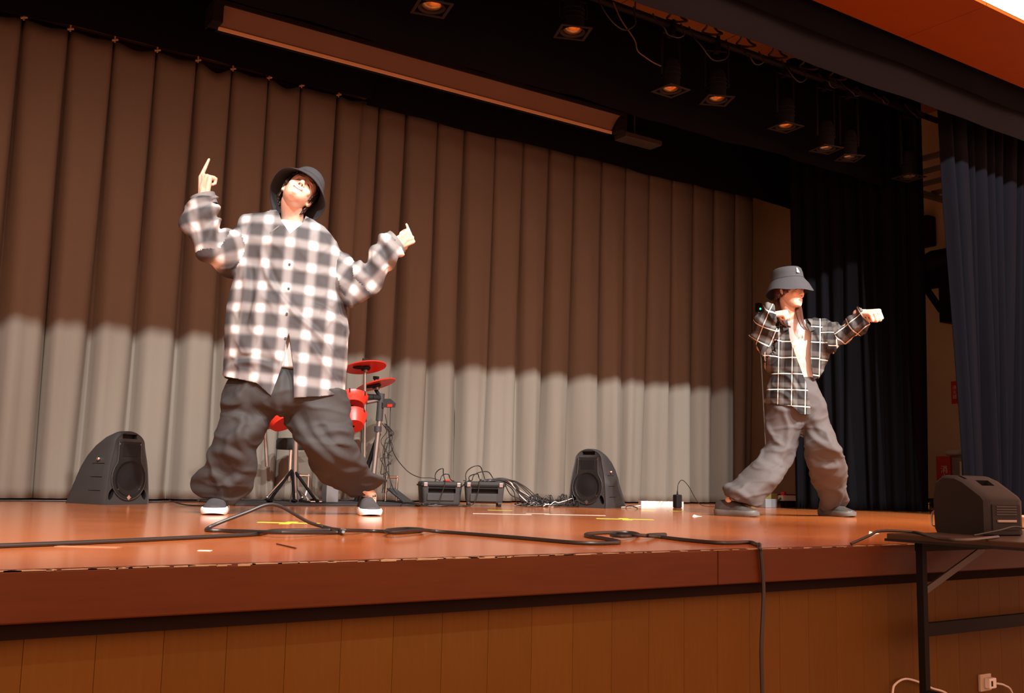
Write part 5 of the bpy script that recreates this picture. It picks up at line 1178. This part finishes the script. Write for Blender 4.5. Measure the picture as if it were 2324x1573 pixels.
# ------------------------------------------------------------------ dancer with the clenched fists
f2 = Fig((5.23, 4.47, ST), 'b'); P = f2.p; P_ = P; R_, U_, n_ = f2.R, f2.U, f2.n
d2 = empty('person', (5.23, 4.47, ST), 0, 'person lunging in an open black checked shirt over a white tee, both fists clenched', 'person')
yw = math.radians(55)
hy = -n_*math.cos(yw)+R_*math.sin(yw); hx = np.cross(hy, U_); hz = U_
pt = math.radians(-4); hy, hz = hy*math.cos(pt)+U_*math.sin(pt), U_*math.cos(pt)-hy*math.sin(pt)
H2 = P(1793, 660, .04); sc = .95
mb = MB(); head(mb, H2, hx, hy, hz, sc)
mb.capsule(P(1800, 742, -.01), H2-hz*.06-hy*.02, .053, .048, 18)
limb(mb, [P(1805, 760), P(1808, 810), P(1805, 860), P(1800, 900)], [.06, .065, .065, .08]); mb.capsule(P(1782, 752, -.03), P(1842, 752, -.03), .04, .04)
t1, t2 = np.array(onz(1722, 1174)), np.array(onz(1938, 1174.5)); g1, g2 = -R_*.28+n_*.10, -R_*.20+n_*.2; g1 /= np.linalg.norm(g1); g2 /= np.linalg.norm(g2)
A1, A2 = t1+g1*.19+up_*.10, t2+g2*.19+up_*.10; e1, e2 = -(A1-f2.B)@n_, -(A2-f2.B)@n_
for Q, Rr in (([P(1780, 755, -.02), P(1728, 788, .05), P(1752, 714, .16)], [.038, .032, .026]), ([P(1845, 757, -.02), P(1902, 760, .03), P(1962, 714, .10)], [.038, .032, .026]), ([P(1782, 915, -.03), P(1762, 1038, .0), A1, A1-up_*.05], [.055, .04, .03, .03]), ([P(1838, 915, -.03), P(1876, 1045, .0), A2, A2-up_*.05], [.055, .04, .03, .03])): limb(mb, Q, Rr)
hand(mb, P(1757, 714, .17), R_*.95-n_*.3+U_*.05, -U_*.55+n_*.5, 1, (FIST,)*4, .86)
hand(mb, P(1960, 711, .12), R_*.62-U_*.10-n_*.75, -U_*.75+R_*.45, 1, (FIST,)*4, 1.15)
me = remesh(mb, .0042, 2)
D = (verts_np(me)-H2)/sc; F3 = np.stack([D@hx, D@hy, D@hz], 1); F3[np.linalg.norm(D, axis=1) > .17] = (0, -1, 0); attr(me, 'face', F3)
put('body', me, M_skin2, d2)
bucket_hat(f2, d2, H2-hy*.006+hz*.0, hx, rotv(hy, hx, .16), rotv(hz, hx, .16), M_hat, 2.1, logo=(1.25, .102), r0=.096, brim=.140, zc=.010)
hr = hair_cap(d2, H2, hx, hy, hz, M_hair2, lambda t: .022 if math.sin(t) > .5 else (-.06 if math.sin(t) < .15 else -.02), sc)
def lock(pts, r0, r1, seed):
    rn = random.Random(seed)
    for k in range(7):
        o = np.array([rn.uniform(-1, 1), rn.uniform(-1, 1), 0])*r0*1.1; Q = [P(*q)+(R_*o[0]-n_*o[1])*(1-.4*i/len(pts)) for i, q in enumerate(pts)]; Q = catmull(Q, 5); m_ = len(Q)
        MB().tube(Q, [r0*(.75+.2*math.sin(i/m_*3))*(1-i/m_)+r1*i/m_ for i in range(m_)], 8).build('hair_lock', M_hair2, hr, True, world=True)
lock([(1770, 672, -.03), (1769, 695, -.01), (1772, 715, .0), (1778, 735, .07), (1790, 742, .11)], .020, .004, 1)
lock([(1762, 676, -.07), (1760, 700, -.08), (1764, 725, -.06)], .022, .012, 2)
lock([(1806, 682, .0), (1812, 702, .03), (1816, 722, .09), (1822, 738, .115), (1829, 748, .118)], .014, .003, 3)
mb = MB(); f2.loft(mb, [(1786, 722, 1822, 726, .9), (1778, 732, 1848, 736, .62), (1772, 760, 1852, 762, .6), (1778, 810, 1850, 812, .6), (1782, 850, 1848, 852, .6), (1780, 868, 1848, 868, .6)], 5, 30)
me = remesh(mb, .010, 2); wrinkle(me, .004, 10, None, 4)
cut(f2, me, [(1740, 700), (1880, 700), (1880, 862), (1740, 866)], None, True); put('tee_shirt', me, M_tee, d2)
mb = MB()
f2.loft(mb, [(1770, 856, 1848, 856, .75), (1752, 880, 1856, 880, .72), (1742, 908, 1868, 908, .7), (1748, 945, 1866, 945, .62), (1780, 965, 1850, 962, .5)], 5, 36)
f2.loft(mb, [(1744, 905, 1826, 925, .95), (1740, 935, 1828, 950, .95), (1738, 970, 1818, 988, .95), (1737, 1008, 1806, 1028, .95, .02), (1718, 1036, 1796, 1056, .95, .01+e1*.2), (1692, 1060, 1782, 1082, .9, e1*.45), (1668, 1088, 1758, 1108, .9, e1*.7), (1647, 1106, 1736, 1130, .9, e1*.9), (1643, 1122, 1717, 1151, .9, e1)], 6, 34, lambda t, th: .009*math.sin(9*t+2*th)*t+.013*math.sin(27*t+1.5*math.sin(th)+th)*max(0, t-.4)+.005*math.sin(15*t-3*th))
f2.loft(mb, [(1806, 925, 1868, 905, .95), (1820, 955, 1880, 945, .95), (1824, 985, 1892, 980, .95), (1824, 1015, 1906, 1012, .95, .02), (1828, 1050, 1920, 1046, .9, .02+e2*.2), (1839, 1085, 1927, 1085, .9, .01+e2*.45), (1851, 1115, 1928, 1115, .9, e2*.7), (1862, 1140, 1926, 1140, .9, e2*.9), (1868, 1160, 1914, 1156, .9, e2)], 6, 34, lambda t, th: .009*math.sin(8*t-2*th)*t+.013*math.sin(25*t+1.5*math.sin(th)-th)*max(0, t-.4)+.005*math.sin(15*t+3*th))
me = remesh(mb, .0075, 3); wrinkle(me, .012, 5, ((1, 0, .7), (0, 1, 0), (-.5, 0, .9)), 13); wrinkle(me, .005, 10, ((.6, 0, .3), (0, .6, 0), (-.3, 0, 1.2)), 5)
for pts in ([(1745, 1020), (1775, 1025), (1800, 1010)], [(1755, 1045), (1780, 1065), (1760, 1090)], [(1825, 960), (1850, 1000), (1905, 1030)], [(1828, 1050), (1860, 1062), (1915, 1058)], [(1850, 1110), (1890, 1108), (1925, 1100)], [(1870, 1140), (1895, 1132), (1925, 1125)], [(1650, 1108), (1680, 1115), (1712, 1140)], [(1775, 930), (1790, 970), (1785, 1010)]): crease(f2, me, pts, .020, .010, -.05)
put('trousers', me, M_pants2, d2)
mb = MB()
f2.loft(mb, [(1784, 722, 1826, 727, .9), (1772, 727, 1846, 729, .7), (1760, 738, 1866, 740, .62), (1757, 765, 1880, 768, .64), (1757, 800, 1882, 802, .66), (1757, 835, 1868, 838, .7), (1744, 870, 1860, 868, .72), (1737, 898, 1866, 900, .75), (1735, 930, 1866, 930, .75), (1735, 950, 1866, 955, .75)], 6, 44, lambda t, th: .009*math.sin(4*th+5*t)*t+.006*math.sin(7*th-9*t))
f2.loft(mb, [(1782, 735, 1776, 800, .8), (1762, 740, 1768, 835, .8, .02), (1738, 755, 1752, 846, .8, .03), (1712, 770, 1738, 835, .85, .05), (1704, 768, 1762, 800, .85, .08), (1704, 752, 1767, 768, .85, .11), (1713, 726, 1765, 748, .85, .14), (1726, 703, 1759, 737, .88, .16), (1744, 694, 1756, 735, .9, .17), (1756, 693, 1760, 733, .9, .17)], 6, 28, wslv(.9))
f2.loft(mb, [(1845, 722, 1845, 800, .8), (1866, 726, 1866, 806, .8), (1886, 730, 1884, 804, .8, .02), (1903, 735, 1900, 794, .85, .03), (1916, 728, 1926, 774, .85, .05), (1935, 709, 1950, 766, .85, .08), (1949, 699, 1968, 750, .85, .1), (1955, 696, 1973, 732, .9, .1)], 6, 28, wslv(2.6))
me = remesh(mb, .0065, 2); wrinkle(me, .009, 5.5, ((1, 0, .4), (0, 1, 0), (.2, 0, .5)), 15); wrinkle(me, .0035, 12, None, 6)
for pts in ([(1762, 850), (1790, 860), (1815, 900)], [(1850, 750), (1860, 790), (1850, 840)], [(1745, 890), (1775, 895), (1800, 915)]): crease(f2, me, pts, .014, .012)
weave(f2, me, ([P(1810, 720), P(1808, 830), P(1800, 945)], .20, .05), [([P(1772, 770), P(1722, 790, .05), P(1752, 714, .16)], .095), ([P(1858, 765), P(1902, 764, .03), P(1964, 714, .10)], .095)])
cut(f2, me, [(1650, 640), (2000, 640), (2000, 790), (1890, 815), (1858, 858), (1846, 866), (1829, 866), (1836, 905), (1840, 943), (1818, 944), (1797, 925), (1738, 918), (1700, 860), (1650, 760)], None, True)
cut(f2, me, [(1784, 715), (1789, 740), (1792, 772), (1806, 812), (1826, 864), (1830, 880), (1848, 880), (1846, 862), (1840, 829), (1838, 798), (1841, 770), (1840, 738), (1824, 715)], .0)
sh2 = put('shirt', me, M_plaid2, d2, .003, 'open black shirt with a white windowpane check')
M_collar2 = mat('collar_black', (.03, .03, .03), .8, noise_s=50, noise_a=.5)
flap([(1784, 722, .02), (1776, 726, .04), (1778, 752, .13), (1790, 748, .135)], 0, 0, M_collar2, sh2); flap([(1826, 724, .03), (1836, 726, .02), (1850, 748, .10), (1838, 752, .13)], 0, 0, M_collar2, sh2)
shoe(d2, t1, t1+g1*.3, M_upper2, M_sole2, .285, 1.12); shoe(d2, t2, t2+g2*.3, M_upper2, M_sole2, .285, 1.12)
